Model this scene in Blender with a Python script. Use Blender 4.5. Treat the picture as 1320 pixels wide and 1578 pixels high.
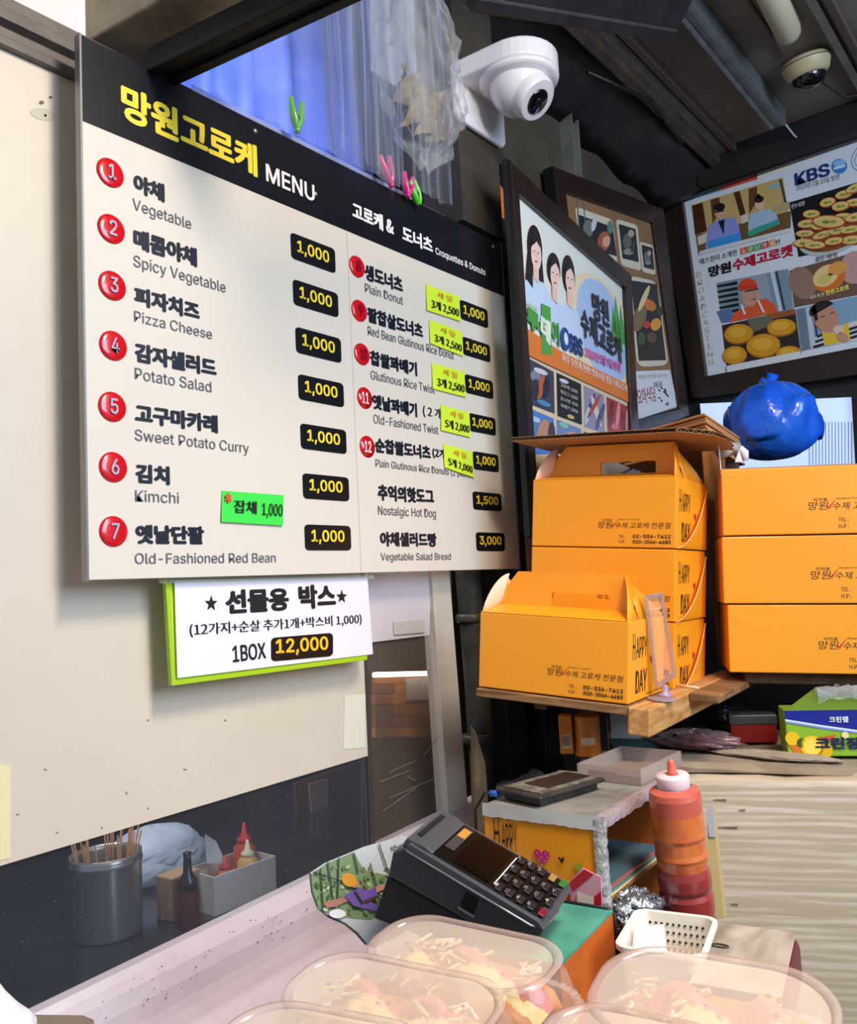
import bpy, bmesh, math, random
from mathutils import Vector as V, Matrix
random.seed(7)
for o in list(bpy.data.objects): bpy.data.objects.remove(o)
SC = bpy.context.scene
COL = SC.collection
# ------------------------------------------------------------------ camera
W0, H0, FPX = 1320.0, 1578.0, 1310.0
CX, CY = 660.0, 789.0
_dn = V((.05, 1, -.0887)).normalized(); _up = -_dn
_Y = V((1065, 63, 1310)).normalized(); _Y = (_Y - _up*_Y.dot(_up)).normalized()
_X = _Y.cross(_up)
RW = Matrix((_X, _Y, _up))            # camera (x right, y down, z forward) -> world
CAM = V((0, 0, 1.5))
cd = bpy.data.cameras.new('camera'); cam = bpy.data.objects.new('camera', cd); COL.objects.link(cam)
cd.sensor_fit = 'VERTICAL'; cd.sensor_height = 24.0; cd.lens = 24.0*FPX/H0; cd.clip_start = .02
_m = RW @ Matrix(((1, 0, 0), (0, -1, 0), (0, 0, -1)))
cam.matrix_world = Matrix.Translation(CAM) @ _m.to_4x4()
SC.camera = cam
# ------------------------------------------------------------------ world, lights, exposure
SC.view_settings.view_transform = 'Standard'; SC.view_settings.look = 'None'
SC.view_settings.gamma = 1; SC.view_settings.exposure = 0.0
SC.view_settings.use_curve_mapping = False
w = bpy.data.worlds.new('daylight'); SC.world = w; w.use_nodes = True
bg = w.node_tree.nodes['Background']; bg.inputs[0].default_value = (.66, .76, 1, 1); bg.inputs[1].default_value = .36

def area(name, loc, target, size, power, col, sy=None, spread=None):
    l = bpy.data.lights.new(name, 'AREA'); l.energy = power; l.color = col; l.size = size
    if sy: l.shape = 'RECTANGLE'; l.size_y = sy
    if spread: l.spread = spread
    o = bpy.data.objects.new(name, l); COL.objects.link(o); o.location = loc
    o.rotation_euler = (V(target)-V(loc)).to_track_quat('-Z', 'Y').to_euler(); return o
area('stall_lamp', (.25, .75, 2.7), (-1.1, .75, 1.5), .2, 18, (1, .84, .66), .35)
area('street_daylight', (1.7, 1.0, 2.4), (-.6, 1.8, 1.5), 1.4, 66, (.64, .79, 1.0), 1.4)
area('counter_fill', (.1, .75, 2.3), (-.35, .75, 1.1), .25, 4, (1, .9, .84), .5, spread=1.6)  # unseen fill light added to brighten the bread containers

# ------------------------------------------------------------------ rays from photograph pixels to world planes
def ray(x, y): return RW @ V(((x-CX)/FPX, (y-CY)/FPX, 1.0))
def at(x, y, d): return CAM + ray(x, y)*d
def hit(x, y, n, p0):
    r = ray(x, y); n = V(n); return CAM + r*((V(p0)-CAM).dot(n)/r.dot(n))
def hx(x, y, k): return hit(x, y, (1, 0, 0), (k, 0, 0))
def hy(x, y, k): return hit(x, y, (0, 1, 0), (0, k, 0))
def hz(x, y, k): return hit(x, y, (0, 0, 1), (0, 0, k))

# ------------------------------------------------------------------ materials
def lin(h):
    if isinstance(h, str): h = tuple(int(h[i:i+2], 16) for i in (0, 2, 4))
    return tuple(((c/255)/12.92 if c/255 <= .04045 else ((c/255+.055)/1.055)**2.4) for c in h)+(1,)
MC = {}
def M(hexc, rough=.5, metal=0, n=None, b=None, coat=0, emit=0, alpha=None, spec=None, st=(1, 1, 1), trans=0):
    """n=(scale, second colour, amount) colour noise; b=(scale, strength) relief; alpha = opacity of thin clear sheet"""
    key = (hexc, rough, metal, n, b, coat, emit, alpha, spec, st, trans)
    if key in MC: return MC[key]
    m = bpy.data.materials.new('m_'+str(hexc)); m.use_nodes = True; nt = m.node_tree; N = nt.nodes; L = nt.links
    p = N['Principled BSDF']; p.inputs['Base Color'].default_value = lin(hexc)
    p.inputs['Roughness'].default_value = rough; p.inputs['Metallic'].default_value = metal
    if spec is not None: p.inputs['Specular IOR Level'].default_value = spec
    if coat: p.inputs['Coat Weight'].default_value = coat; p.inputs['Coat Roughness'].default_value = .08
    if trans: p.inputs['Transmission Weight'].default_value = trans
    if emit: p.inputs['Emission Color'].default_value = lin(hexc); p.inputs['Emission Strength'].default_value = emit
    if n or b:
        tc = N.new('ShaderNodeTexCoord'); mp = N.new('ShaderNodeMapping'); mp.inputs['Scale'].default_value = st
        L.new(tc.outputs['Object'], mp.inputs[0])
    if n:
        t = N.new('ShaderNodeTexNoise'); t.inputs['Scale'].default_value = n[0]; t.inputs['Detail'].default_value = 6
        t.inputs['Roughness'].default_value = .65
        r = N.new('ShaderNodeValToRGB'); r.color_ramp.elements[0].position = .42; r.color_ramp.elements[1].position = .66
        mx = N.new('ShaderNodeMix'); mx.data_type = 'RGBA'
        mx.inputs[6].default_value = lin(hexc); mx.inputs[7].default_value = lin(n[1])
        mu = N.new('ShaderNodeMath'); mu.operation = 'MULTIPLY'; mu.inputs[1].default_value = n[2]
        L.new(mp.outputs[0], t.inputs[0]); L.new(t.outputs[0], r.inputs[0]); L.new(r.outputs[0], mu.inputs[0])
        L.new(mu.outputs[0], mx.inputs[0]); L.new(mx.outputs[2], p.inputs['Base Color'])
    if b:
        t2 = N.new('ShaderNodeTexNoise'); t2.inputs['Scale'].default_value = b[0]; t2.inputs['Detail'].default_value = 4
        bp = N.new('ShaderNodeBump'); bp.inputs['Strength'].default_value = b[1]; bp.inputs['Distance'].default_value = .01
        L.new(mp.outputs[0], t2.inputs[0]); L.new(t2.outputs[0], bp.inputs['Height']); L.new(bp.outputs[0], p.inputs['Normal'])
    if alpha is not None:
        tr = N.new('ShaderNodeBsdfTransparent'); ms = N.new('ShaderNodeMixShader'); ms.inputs[0].default_value = alpha
        out = N['Material Output']; L.new(tr.outputs[0], ms.inputs[1]); L.new(p.outputs[0], ms.inputs[2]); L.new(ms.outputs[0], out.inputs[0])
    MC[key] = m; return m
def film(hexc, base=.12, edge=.75, rough=.08, b=None):
    """clear plastic film or sheet: mostly transparent, shinier at grazing angles"""
    key = ('film', hexc, base, edge, rough, b)
    if key in MC: return MC[key]
    m = bpy.data.materials.new('clear_plastic'); m.use_nodes = True; nt = m.node_tree; N = nt.nodes; L = nt.links
    p = N['Principled BSDF']; p.inputs['Base Color'].default_value = lin(hexc); p.inputs['Roughness'].default_value = rough
    tr = N.new('ShaderNodeBsdfTransparent'); ms = N.new('ShaderNodeMixShader'); lw = N.new('ShaderNodeLayerWeight'); lw.inputs[0].default_value = .45
    mr = N.new('ShaderNodeMapRange'); mr.inputs[3].default_value = base; mr.inputs[4].default_value = edge
    L.new(lw.outputs['Facing'], mr.inputs[0]); L.new(mr.outputs[0], ms.inputs[0])
    if b:
        tc = N.new('ShaderNodeTexCoord'); t2 = N.new('ShaderNodeTexNoise'); t2.inputs['Scale'].default_value = b[0]
        bp = N.new('ShaderNodeBump'); bp.inputs['Strength'].default_value = b[1]; bp.inputs['Distance'].default_value = .01
        L.new(tc.outputs['Object'], t2.inputs[0]); L.new(t2.outputs[0], bp.inputs['Height']); L.new(bp.outputs[0], p.inputs['Normal'])
    L.new(tr.outputs[0], ms.inputs[1]); L.new(p.outputs[0], ms.inputs[2]); L.new(ms.outputs[0], N['Material Output'].inputs[0])
    MC[key] = m; return m
def woodm(c1, c2, st=(1, 30, 30), rough=.6, sc=3.0, rings=0.0, amt=1.0, c3=None):
    key = ('wood', c1, c2, st, rough, sc, rings, amt)
    if key in MC: return MC[key]
    m = bpy.data.materials.new('wood'); m.use_nodes = True; nt = m.node_tree; N = nt.nodes; L = nt.links
    p = N['Principled BSDF']; p.inputs['Roughness'].default_value = rough
    tc = N.new('ShaderNodeTexCoord'); mp = N.new('ShaderNodeMapping'); mp.inputs['Scale'].default_value = st
    t = N.new('ShaderNodeTexNoise'); t.inputs['Scale'].default_value = sc; t.inputs['Detail'].default_value = 8; t.inputs['Distortion'].default_value = .6
    r = N.new('ShaderNodeValToRGB'); r.color_ramp.elements[0].position = .35; r.color_ramp.elements[1].position = .68
    r.color_ramp.elements[0].color = lin(c1); r.color_ramp.elements[1].color = lin(c2)
    L.new(tc.outputs['Object'], mp.inputs[0]); L.new(mp.outputs[0], t.inputs[0])
    if rings:
        wv = N.new('ShaderNodeTexWave'); wv.wave_type = 'RINGS'; wv.inputs['Scale'].default_value = rings; wv.inputs['Distortion'].default_value = 9
        wv.inputs['Detail'].default_value = 3; wv.inputs['Detail Scale'].default_value = 1.2
        L.new(mp.outputs[0], wv.inputs[0]); mx = N.new('ShaderNodeMath'); mx.operation = 'MULTIPLY_ADD'; mx.inputs[1].default_value = .22
        L.new(wv.outputs[1], mx.inputs[0]); L.new(t.outputs[0], mx.inputs[2]); L.new(mx.outputs[0], r.inputs[0])
    else: L.new(t.outputs[0], r.inputs[0])
    L.new(r.outputs[0], p.inputs['Base Color'])
    bp = N.new('ShaderNodeBump'); bp.inputs['Strength'].default_value = .25; bp.inputs['Distance'].default_value = .004
    L.new(t.outputs[0], bp.inputs['Height']); L.new(bp.outputs[0], p.inputs['Normal'])
    MC[key] = m; return m

# ------------------------------------------------------------------ text outlines (Blender's own font)
TC = {}
def _font(n):
    try: return bpy.data.fonts.load(bpy.utils.system_resource('DATAFILES', path='fonts')+'/'+n)
    except Exception: return None
FONT = _font('Inter.woff2'); FONTK = _font('Noto Sans CJK Regular.woff2')
def glyphs(body, bold=0.0, shear=0.0):
    k = (body, bold, shear)
    if k in TC: return TC[k]
    c = bpy.data.curves.new('t', 'FONT'); c.body = body; c.offset = 0
    fo_ = FONT if body.isascii() else FONTK
    if fo_: c.font = fo_
    c.resolution_u = 3; c.shear = shear; c.fill_mode = 'FRONT'
    o = bpy.data.objects.new('t', c); me = o.to_mesh()
    vs = [v.co.copy() for v in me.vertices]; fs = [list(p.vertices) for p in me.polygons]
    o.to_mesh_clear(); bpy.data.objects.remove(o); bpy.data.curves.remove(c)
    if bold > .002:           # heavier strokes: the outline repeated with small shifts
        d = bold if bold < .008 else .008+(bold-.008)*(.6 if body.isascii() else .42); n = len(vs); base = vs; bf = fs; vs = []; fs = []
        for k, (dx, dy) in enumerate(((-d, 0), (d, 0), (0, -d*.8), (0, d*.8), (-d*.7, -d*.6), (d*.7, -d*.6), (-d*.7, d*.6), (d*.7, d*.6))[:(8 if bold > .012 else 2)]):
            vs += [V((v.x+dx, v.y+dy, k)) for v in base]; fs += [[i+k*n for i in f] for f in bf]
    x0 = min(v.x for v in vs); x1 = max(v.x for v in vs); y0 = min(v.y for v in vs); y1 = max(v.y for v in vs)
    vs = [((v.x-x0)/(x1-x0), (v.y-y0)/(y1-y0), v.z) for v in vs]
    TC[k] = (vs, fs, (x1-x0)/(y1-y0)); return TC[k]

# ------------------------------------------------------------------ mesh collector
class MB:
    def __init__(s, F=None): s.v = []; s.f = []; s.m = []; s.sm = []; s.F = F; s.mats = []
    def mi(s, m):
        if m not in s.mats: s.mats.append(m)
        return s.mats.index(m)
    def av(s, p): p = V(p); s.v.append(s.F @ p if s.F else p); return len(s.v)-1
    def fc(s, idx, m, sm=False): s.f.append(tuple(idx)); s.m.append(s.mi(m)); s.sm.append(sm)
    def poly(s, pts, m, sm=False): s.fc([s.av(p) for p in pts], m, sm); return s
    def prism(s, pts, ext, m, mside=None):
        ext = V(ext); a = [s.av(p) for p in pts]; b = [s.av(V(p)+ext) for p in pts]; n = len(pts)
        s.fc(a[::-1], m); s.fc(b, m)
        for i in range(n): s.fc((a[i], a[(i+1) % n], b[(i+1) % n], b[i]), mside or m)
        return s
    def box(s, x0, x1, y0, y1, z0, z1, m):
        return s.prism([(x0, y0, z0), (x1, y0, z0), (x1, y1, z0), (x0, y1, z0)], (0, 0, z1-z0), m)
    def loops(s, rings, m, closed=True, cap0=True, cap1=True, sm=True):
        idx = [[s.av(p) for p in r] for r in rings]; n = len(rings[0])
        for a, b in zip(idx, idx[1:]):
            for i in range(n if closed else n-1):
                j = (i+1) % n; s.fc((a[i], a[j], b[j], b[i]), m, sm)
        if cap0: s.fc(idx[0][::-1], m)
        if cap1: s.fc(idx[-1], m)
        return s
    def lathe(s, prof, m, n=24, o=(0, 0, 0), ax=(0, 0, 1), cap0=True, cap1=True, mats=None):
        o = V(o); ax = V(ax).normalized(); q = V((0, 0, 1)).rotation_difference(ax)
        rings = [[o + q @ V((r*math.cos(2*math.pi*i/n), r*math.sin(2*math.pi*i/n), z)) for i in range(n)] for r, z in prof]
        if not mats: return s.loops(rings, m, cap0=cap0, cap1=cap1)
        for k in range(len(rings)-1): s.loops(rings[k:k+2], mats[k], cap0=False, cap1=False)
        return s
    def tube(s, path, r, m, n=8, cap=True):
        path = [V(p) for p in path]; rings = []
        rr = r if isinstance(r, (list, tuple)) else [r]*len(path); nrm = None
        for i, p in enumerate(path):
            t = (path[min(i+1, len(path)-1)]-path[max(i-1, 0)]).normalized()
            if nrm is None: nrm = t.orthogonal().normalized()
            nrm = (nrm - t*nrm.dot(t)).normalized(); bn = t.cross(nrm)
            rings.append([p + (nrm*math.cos(2*math.pi*k/n)+bn*math.sin(2*math.pi*k/n))*rr[i] for k in range(n)])
        return s.loops(rings, m, cap0=cap, cap1=cap)
    def text(s, body, p0, U, Vv, m, bold=0.0, shear=0.0):
        vs, fs, _ = glyphs(body, bold, shear); p0 = V(p0); U = V(U); Vv = V(Vv)
        b = len(s.v); nn = U.cross(Vv).normalized()*.00007
        if (s.F.to_3x3() @ nn if s.F else nn).dot(CAM-(s.F @ p0 if s.F else p0)) < 0: nn = -nn
        for u, v, k in vs: s.av(p0+U*u+Vv*v+nn*k)
        for f in fs: s.fc([b+i for i in f], m)
        return s
    def build(s, name, parent=None, bevel=0, seg=2, kind=None, label=None, cat=None, group=None, subd=0, angle=None, solid=0):
        me = bpy.data.meshes.new(name); o = bpy.data.objects.new(name, me); COL.objects.link(o)
        if parent is not None:
            org = parent['_o']; org = V(org)
            me.from_pydata([tuple(v-org) for v in s.v], [], s.f)
            o.parent = parent if parent.type == 'EMPTY' else parent; o['_o'] = tuple(org)
        else:
            n = len(s.v); org = V((sum(v.x for v in s.v)/n, sum(v.y for v in s.v)/n, min(v.z for v in s.v)))
            me.from_pydata([tuple(v-org) for v in s.v], [], s.f); o.location = org; o['_o'] = tuple(org)
        for m in s.mats: me.materials.append(m)
        me.polygons.foreach_set('material_index', s.m); me.polygons.foreach_set('use_smooth', s.sm); me.update()
        if bevel:
            bv = o.modifiers.new('bevel', 'BEVEL'); bv.width = bevel; bv.segments = seg; bv.limit_method = 'ANGLE'; bv.angle_limit = math.radians(angle or 40)
            bv.harden_normals = False
        if subd: sd = o.modifiers.new('subd', 'SUBSURF'); sd.levels = sd.render_levels = subd
        if solid: so = o.modifiers.new('solid', 'SOLIDIFY'); so.thickness = solid; so.offset = 0
        if kind: o['kind'] = kind
        if label: o['label'] = label
        if cat: o['category'] = cat
        if group: o['group'] = group
        return o
def thing(name, label, cat, loc, group=None):
    o = bpy.data.objects.new(name, None); COL.objects.link(o); o.location = loc; o['_o'] = tuple(loc)
    o.empty_display_size = .02; o['label'] = label; o['category'] = cat
    if group: o['group'] = group
    return o
def frame(o, ex, ey):
    """orthonormal frame at o: x along ex, y toward ey, z = x cross y"""
    ex = V(ex).normalized(); ey = V(ey); ey = (ey-ex*ey.dot(ex)).normalized(); ez = ex.cross(ey)
    return Matrix(((ex.x, ey.x, ez.x, o[0]), (ex.y, ey.y, ez.y, o[1]), (ex.z, ey.z, ez.z, o[2]), (0, 0, 0, 1)))
class Flat:
    """a real plane in the stall; photo pixels are cast onto it"""
    def __init__(s, p0, n): s.p = V(p0); s.n = V(n).normalized(); s.n = s.n if s.n.dot(CAM-s.p) > 0 else -s.n
    def pt(s, x, y, h=0): return hit(x, y, s.n, s.p+s.n*h)
    def poly(s, mb, px, h, m): mb.poly([s.pt(x, y, h) for x, y in px], m)
    def prism(s, mb, px, h0, h1, m, ms=None):
        pts = [s.pt(x, y, h1) for x, y in px]; mb.prism(pts, s.n*(h0-h1), m, ms)
    def ell(s, mb, cx, cy, rx, ry, h, m, rot=0, n=20, a0=0, a1=360):
        pts = []
        full = a1-a0 >= 360
        for i in range(n if full else n+1):
            a = math.radians(a0+(a1-a0)*i/n); x = rx*math.cos(a); y = ry*math.sin(a); c = math.cos(rot); q = math.sin(rot)
            pts.append((cx+x*c-y*q, cy+x*q+y*c))
        s.poly(mb, pts, h, m)
    def text(s, mb, body, x0, y0, x1, y1, hgt, h, m, bold=0.0, shear=0.0, up=None):
        a = s.pt(x0, y0, h); b = s.pt(x1, y1, h); U = b-a; t = s.pt(x0, y0-hgt, h)-a
        if up is None: t = t - U*(t.dot(U)/U.dot(U))
        mb.text(body, a, U, t, m, bold, shear)
def vp(x, y, x1, to=(1725, 852)): return y + (to[1]-y)/(to[0]-x)*(x1-x)     # height of a level line of the left wall at x1
def lerp(a, b, t): return (a[0]+(b[0]-a[0])*t, a[1]+(b[1]-a[1])*t)
def rquad(q, r=.18, n=4):
    """rounded quadrilateral from corners TL TR BR BL, r = fraction of the height"""
    TL, TR, BR, BL = q; out = []
    hgt = math.dist(TL, BL); wid = math.dist(TL, TR); ru = min(.5, r*hgt/wid); rv = r
    for (cu, cv, a0) in ((1-ru, 1-rv, 0), (ru, 1-rv, 90), (ru, rv, 180), (1-ru, rv, 270)):
        for i in range(n+1):
            a = math.radians(a0+90*i/n); u = cu+ru*math.cos(a); v = cv+rv*math.sin(a)
            out.append(lerp(lerp(BL, BR, u), lerp(TL, TR, u), v))
    return out
def jit(a): return random.uniform(-a, a)
def copy_tree(o, delta, label=None, parent=None):
    c = o.copy(); COL.objects.link(c)
    if parent is None: c.location = o.location + V(delta)
    else: c.parent = parent
    if label: c['label'] = label
    for ch in o.children: copy_tree(ch, delta, None, c)
    return c

# colours used a lot
BLACK = M('101013', .5); INK = M('14161b', .45); WHITE = M('f2f0ee', .45)
DARK = M('16171b', .8, n=(6, '2a2724', .8)); NAVY = M('14161e', .28); YEL = M('f5dc3c', .45)
CREAM = M('d9cdb9', .38, n=(3.5, 'c9bda6', .3)); STEEL = M('9aa3a8', .35, .9, n=(20, '6d7478', .5))
WX = -1.12; BXP = -1.056; BY = 2.95; CZ = 2.95
exec_parts = []
# ================================================================== SETTING
def struct(mb, name, label=None, **k): return mb.build(name, kind='structure', label=label, **k)
WL = Flat((WX, 0, 0), (1, 0, 0))
# --- white painted panel of the left wall (behind the menu)
mb = MB(); y0 = hx(-260, 1335, WX).y; ye = hx(567, 1165, WX).y
pb = lambda y: 1.18 + (1.193-1.18)*(y-.503)/(1.174-.503)
mb.prism([(WX, y0, pb(y0)), (WX, ye, pb(ye)), (WX, ye, 2.262), (WX, y0, 2.262)], (-.012, 0, 0), CREAM)
struct(mb, 'wall_left', 'cream painted panel behind the menu board', bevel=.001)
mb = MB()   # stains of old glue and scratches
st = M('b9ad98', .5)
for (x, y, rx, ry, r) in ((66, 176, 20, 9, .2), (64, 158, 4, 3, 0), (78, 150, 3, 2, 0), (70, 178, 2, 2, 0)):
    WL.ell(mb, x, y, rx, ry, .0006, M('c3b8a2', .5) if rx > 9 else M('5b5347', .5), rot=r, n=14)
for (x, y) in ((70, 1186), (285, 1186), (195, 1222), (228, 1246), (157, 1276), (88, 1283), (228, 1110), (347, 1110), (27, 1255)):
    WL.ell(mb, x, y, 1.8+random.random()*2, 1.2, .0006, M('857c70', .5), rot=random.random()*3, n=8)
mb.build('wall_stain', bpy.data.objects['wall_left'])
mb = MB(); WL.prism(mb, [(0, 1178), (16, 1180), (16, 1322), (0, 1326)], .0004, .001, M('ecdfae', .35)); mb.build('masking_tape', label='pale yellow tape strip on the wall at the left edge', cat='tape')
mb = MB(); WL.prism(mb, [(531, 1072), (563, 1070), (562, 1152), (529, 1155)], .0004, .0012, M('e3e0c8', .35)); mb.build('masking_tape', label='pale tape strip at the right end of the white panel below the sign', cat='tape')
# --- window strip below the panel, its glass, and the dark stall seen through it
gy1 = 1.42
mb = MB(); mb.prism([(WX-.004, y0, .97), (WX-.004, ye, 1.02), (WX-.004, ye, 1.2), (WX-.004, y0, 1.2)], (-.004, 0, 0), film('70747c', .05, .30, .05))
struct(mb, 'window_1', 'dusty glass strip under the cream panel')
mb = MB()   # dust specks on the glass
for i in range(70):
    x = random.uniform(5, 470); y = random.uniform(1330-.33*x, 1520-.4*x)
    WL.ell(mb, x, y, random.uniform(.4, .9), random.uniform(.4, .8), .001, M('85888d', .8), n=5)
mb.build('dust_speck', bpy.data.objects['window_1'], kind='stuff')
# second pane, steel framed
mb = MB(); ys = ye+.006; ye2 = hx(668, 1100, WX).y
mb.prism([(WX-.004, ys, 1.0), (WX-.004, ye2+.03, 1.0), (WX-.004, ye2+.03, 1.45), (WX-.004, ys, 1.45)], (-.004, 0, 0), film('7a6e66', .22, .45, .14))
struct(mb, 'window_2', 'scratched brown glass pane beside the cream post')
mb = MB()
for (a, b, c, d) in ((600, 1190, 640, 1172), (585, 1205, 632, 1187), (640, 1060, 664, 1030), (600, 1230, 668, 1200), (628, 1196, 640, 1203), (590, 1250, 640, 1215), (652, 1165, 676, 1135)):
    dx, dy = c-a, d-b; l = math.hypot(dx, dy); px, py = -dy/l*.45, dx/l*.45
    WL.poly(mb, [(a+px, b+py), (c+px, d+py), (c-px, d-py), (a-px, b-py)], .001, M('8d8682', .6))
mb.build('scratch', bpy.data.objects['window_2'], kind='stuff')
mb = MB(); mb.box(WX-.012, WX-.002, ye, ye+.012, 1.0, 1.46, M('57504b', .4, .4)); struct(mb, 'trim_1', 'thin dark mullion between the two panes')
# upper white plate above the second pane, with moulded handle
mb = MB(); WL.prism(mb, [(566, 850), (664, 850), (662, 979), (566, 991)], -.004, .002, M('cfc9cc', .4))
struct(mb, 'wall_plate', bevel=.001)
mb = MB(); WL.prism(mb, [(607, 958), (655, 953), (655, 975), (608, 979)], .002, .006, M('c4c2ba', .4)); mb.build('label_holder', bpy.data.objects['wall_plate'], bevel=.0015)
# cream post
mb = MB(); pw = [(663, 850), (690, 850), (722, 1252), (692, 1275)]
WL.prism(mb, pw, -.02, .012, M('cfc8b8', .5, n=(5, 'b0a48c', .5))); struct(mb, 'trim_2', 'narrow cream upright post', bevel=.002)
# --- beyond the glass: neighbour's counter, dark walls added to block the bright world
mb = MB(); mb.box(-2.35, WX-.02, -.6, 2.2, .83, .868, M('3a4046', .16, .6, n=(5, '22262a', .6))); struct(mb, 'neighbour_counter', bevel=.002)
mb = MB(); mb.box(-2.42, -2.38, -.8, 2.4, .2, 2.25, M('15171c', .8)); struct(mb, 'wall_blocker')
mb = MB(); mb.box(-2.4, WX-.07, 2.2, 2.24, .2, 2.25, M('15171c', .8)); struct(mb, 'wall_blocker_end')
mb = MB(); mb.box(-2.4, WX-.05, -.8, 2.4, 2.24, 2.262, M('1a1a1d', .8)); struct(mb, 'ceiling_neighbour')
area('neighbour_fill', (-1.7, .9, 2.2), (-1.7, 1.1, .9), .3, 18, (.95, .95, 1), .9)  # unseen area light added so the things behind the glass show
# --- top rail along the panel: profile swept along y
mb = MB(); prof = [(WX-.01, 2.262), (WX+.012, 2.262), (WX+.012, 2.275), (WX+.004, 2.278), (WX+.004, 2.292), (WX+.018, 2.296), (WX+.018, 2.312), (WX+.010, 2.316), (WX+.010, 2.335), (WX-.01, 2.335)]
mb.prism([(x, -.4, z) for x, z in prof], (0, 1.99, 0), M('6d665f', .4, .3, n=(9, '4a4540', .6))); struct(mb, 'trim_3', 'grey grooved metal rail above the cream panel', bevel=.001)
# --- bright plaster of the neighbouring ceiling, seen above the rail
mb = MB(); mb.box(-1.5, -1.46, -.5, .95, 2.20, 3.6, M('efe6da', .6)); struct(mb, 'wall_upper', 'bright cream upper wall')
area('upper_wall_fill', (-1.15, .35, 2.75), (-1.5, .55, 2.6), .1, .8, (1, .93, .88), .5)  # unseen warm light added to brighten the upper wall
# --- blue tarpaulin wall behind the opening over the board
mb = MB(); nx, nz = 40, 14; rr = []; tb_ = hx(575, 150, -1.46).y
for j in range(nz+1):
    rr.append([(-1.46+.02*math.sin(i*.9+j*.15)+jit(.004), .955+(tb_-.955)*i/nx, 2.14+1.15*j/nz) for i in range(nx+1)])
mb.loops(rr, M('5068c8', .45, n=(3, '8aa0e8', .7)), closed=False, cap0=False, cap1=False)
mb.build('blue_tarpaulin', label='blue tarpaulin sheet behind the plastic film above the menu board', cat='tarpaulin')
area('tarp_fill', (-1.2, 1.15, 2.36), (-1.5, 1.2, 2.36), .1, 3.4, (.55, .68, 1), .8)  # unseen blue light added to give the tarpaulin its glow
# --- rear part of the left wall: plywood panels and metal studs
RX = -1.17
RL = Flat((RX, 0, 0), (1, 0, 0))
mb = MB(); mb.box(RX-.02, RX, 1.52, BY+.02, 0, 3.2, M('4a4336', .75, n=(2.5, '2c2922', .8), b=(9, .2))); struct(mb, 'wall_left_rear', 'brown grimy plywood wall behind the posters')
for k, (a, b) in enumerate((((739, 232), (757, 382)), ((888, 150), (902, 292)))):
    mb = MB(); ya = hx(a[0], 300, -1.13).y; yb = ya+.045
    mb.prism([(RX, ya, 2.0), (RX+.04, ya, 2.0), (RX+.04, ya+.006, 2.0), (RX+.012, ya+.012, 2.0), (RX+.012, yb-.008, 2.0), (RX+.04, yb-.004, 2.0), (RX+.04, yb, 2.0), (RX, yb, 2.0)], (0, 0, 1.0), M('8e9690', .45, .5, n=(8, '5c5f58', .6)))
    struct(mb, 'metal_stud')
mb = MB(); ya = hx(700, 900, WX).y       # dark rusty pipe post right of the cream post
p0 = hx(708, 885, WX); p1 = hx(738, 1240, WX)
mb.tube([(WX, p0.y+.03, 2.3), p0+V((0, .03, 0)), p0*.55+p1*.45+V((0, .03, 0)), p1+V((0, .02, 0)), (WX, p1.y+.02, .3)], .028, M('3a3831', .6, .2, n=(14, '1b1a17', .9), b=(20, .3)), n=12); struct(mb, 'pipe_post', 'dark stained pipe upright')
for z in (1.16, 1.42):
    mb = MB(); mb.lathe([(.030, 0), (.032, .004), (.032, .014), (.030, .018)], M('4b483f', .5, .4), o=(WX, p0.y+.03, z), n=14); mb.build('pipe_clip', bpy.data.objects['pipe_post'])
mb = MB(); mb.box(RX, RX+.05, 1.64, 1.72, .3, 1.6, M('2c2f30', .6, n=(6, '171818', .7))); struct(mb, 'upright_board', 'dark grey upright board under the shelf', bevel=.003)
mb = MB(); mb.box(RX+.003, RX+.06, 1.78, 1.86, .3, 1.62, M('1c2122', .6)); struct(mb, 'upright_board', bevel=.003)
# --- back wall, floor, ceiling
mb = MB(); mb.box(-1.6, 2.6, BY, BY+.04, 0, 3.4, M('1d1b1b', .8, n=(3, '2b2623', .6))); struct(mb, 'wall_back', 'dark back wall')
mb = MB(); mb.box(-2.6, 3.2, -2.6, 3.2, -.04, 0, M('55504a', .8, n=(4, '3c3834', .7))); struct(mb, 'floor')
mb = MB(); mb.box(-1.02, 2.6, .75, BY, CZ, CZ+.04, M('8d8579', .75, n=(2.2, '5d554b', .8))); struct(mb, 'ceiling', 'grey painted stall ceiling with battens')
def batten(xa, ya, yb, wdt, h, m, name='trim_batten', z=CZ):
    mb = MB(); mb.box(xa-wdt/2, xa+wdt/2, ya, yb, z-h, z, m); return struct(mb, name, bevel=.002)
cb = M('8a857d', .6, n=(6, '5f5a52', .6)); cbr = M('5f5247', .7)
batten(-.925, .8, BY-.08, .035, .018, cb); batten(-.888, .8, BY-.08, .02, .026, cbr)
batten(-.475, .8, BY-.06, .022, .018, cb); batten(-.442, .8, BY-.06, .02, .022, cbr); batten(-.60, .8, BY-.5, .008, .01, cbr)
mb = MB(); mb.box(-1.02, 2.6, BY-.1, BY, CZ-.10, CZ+.02, M('1c1a1b', .7)); struct(mb, 'trim_back', 'dark fascia under the ceiling at the back', bevel=.004)
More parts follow.
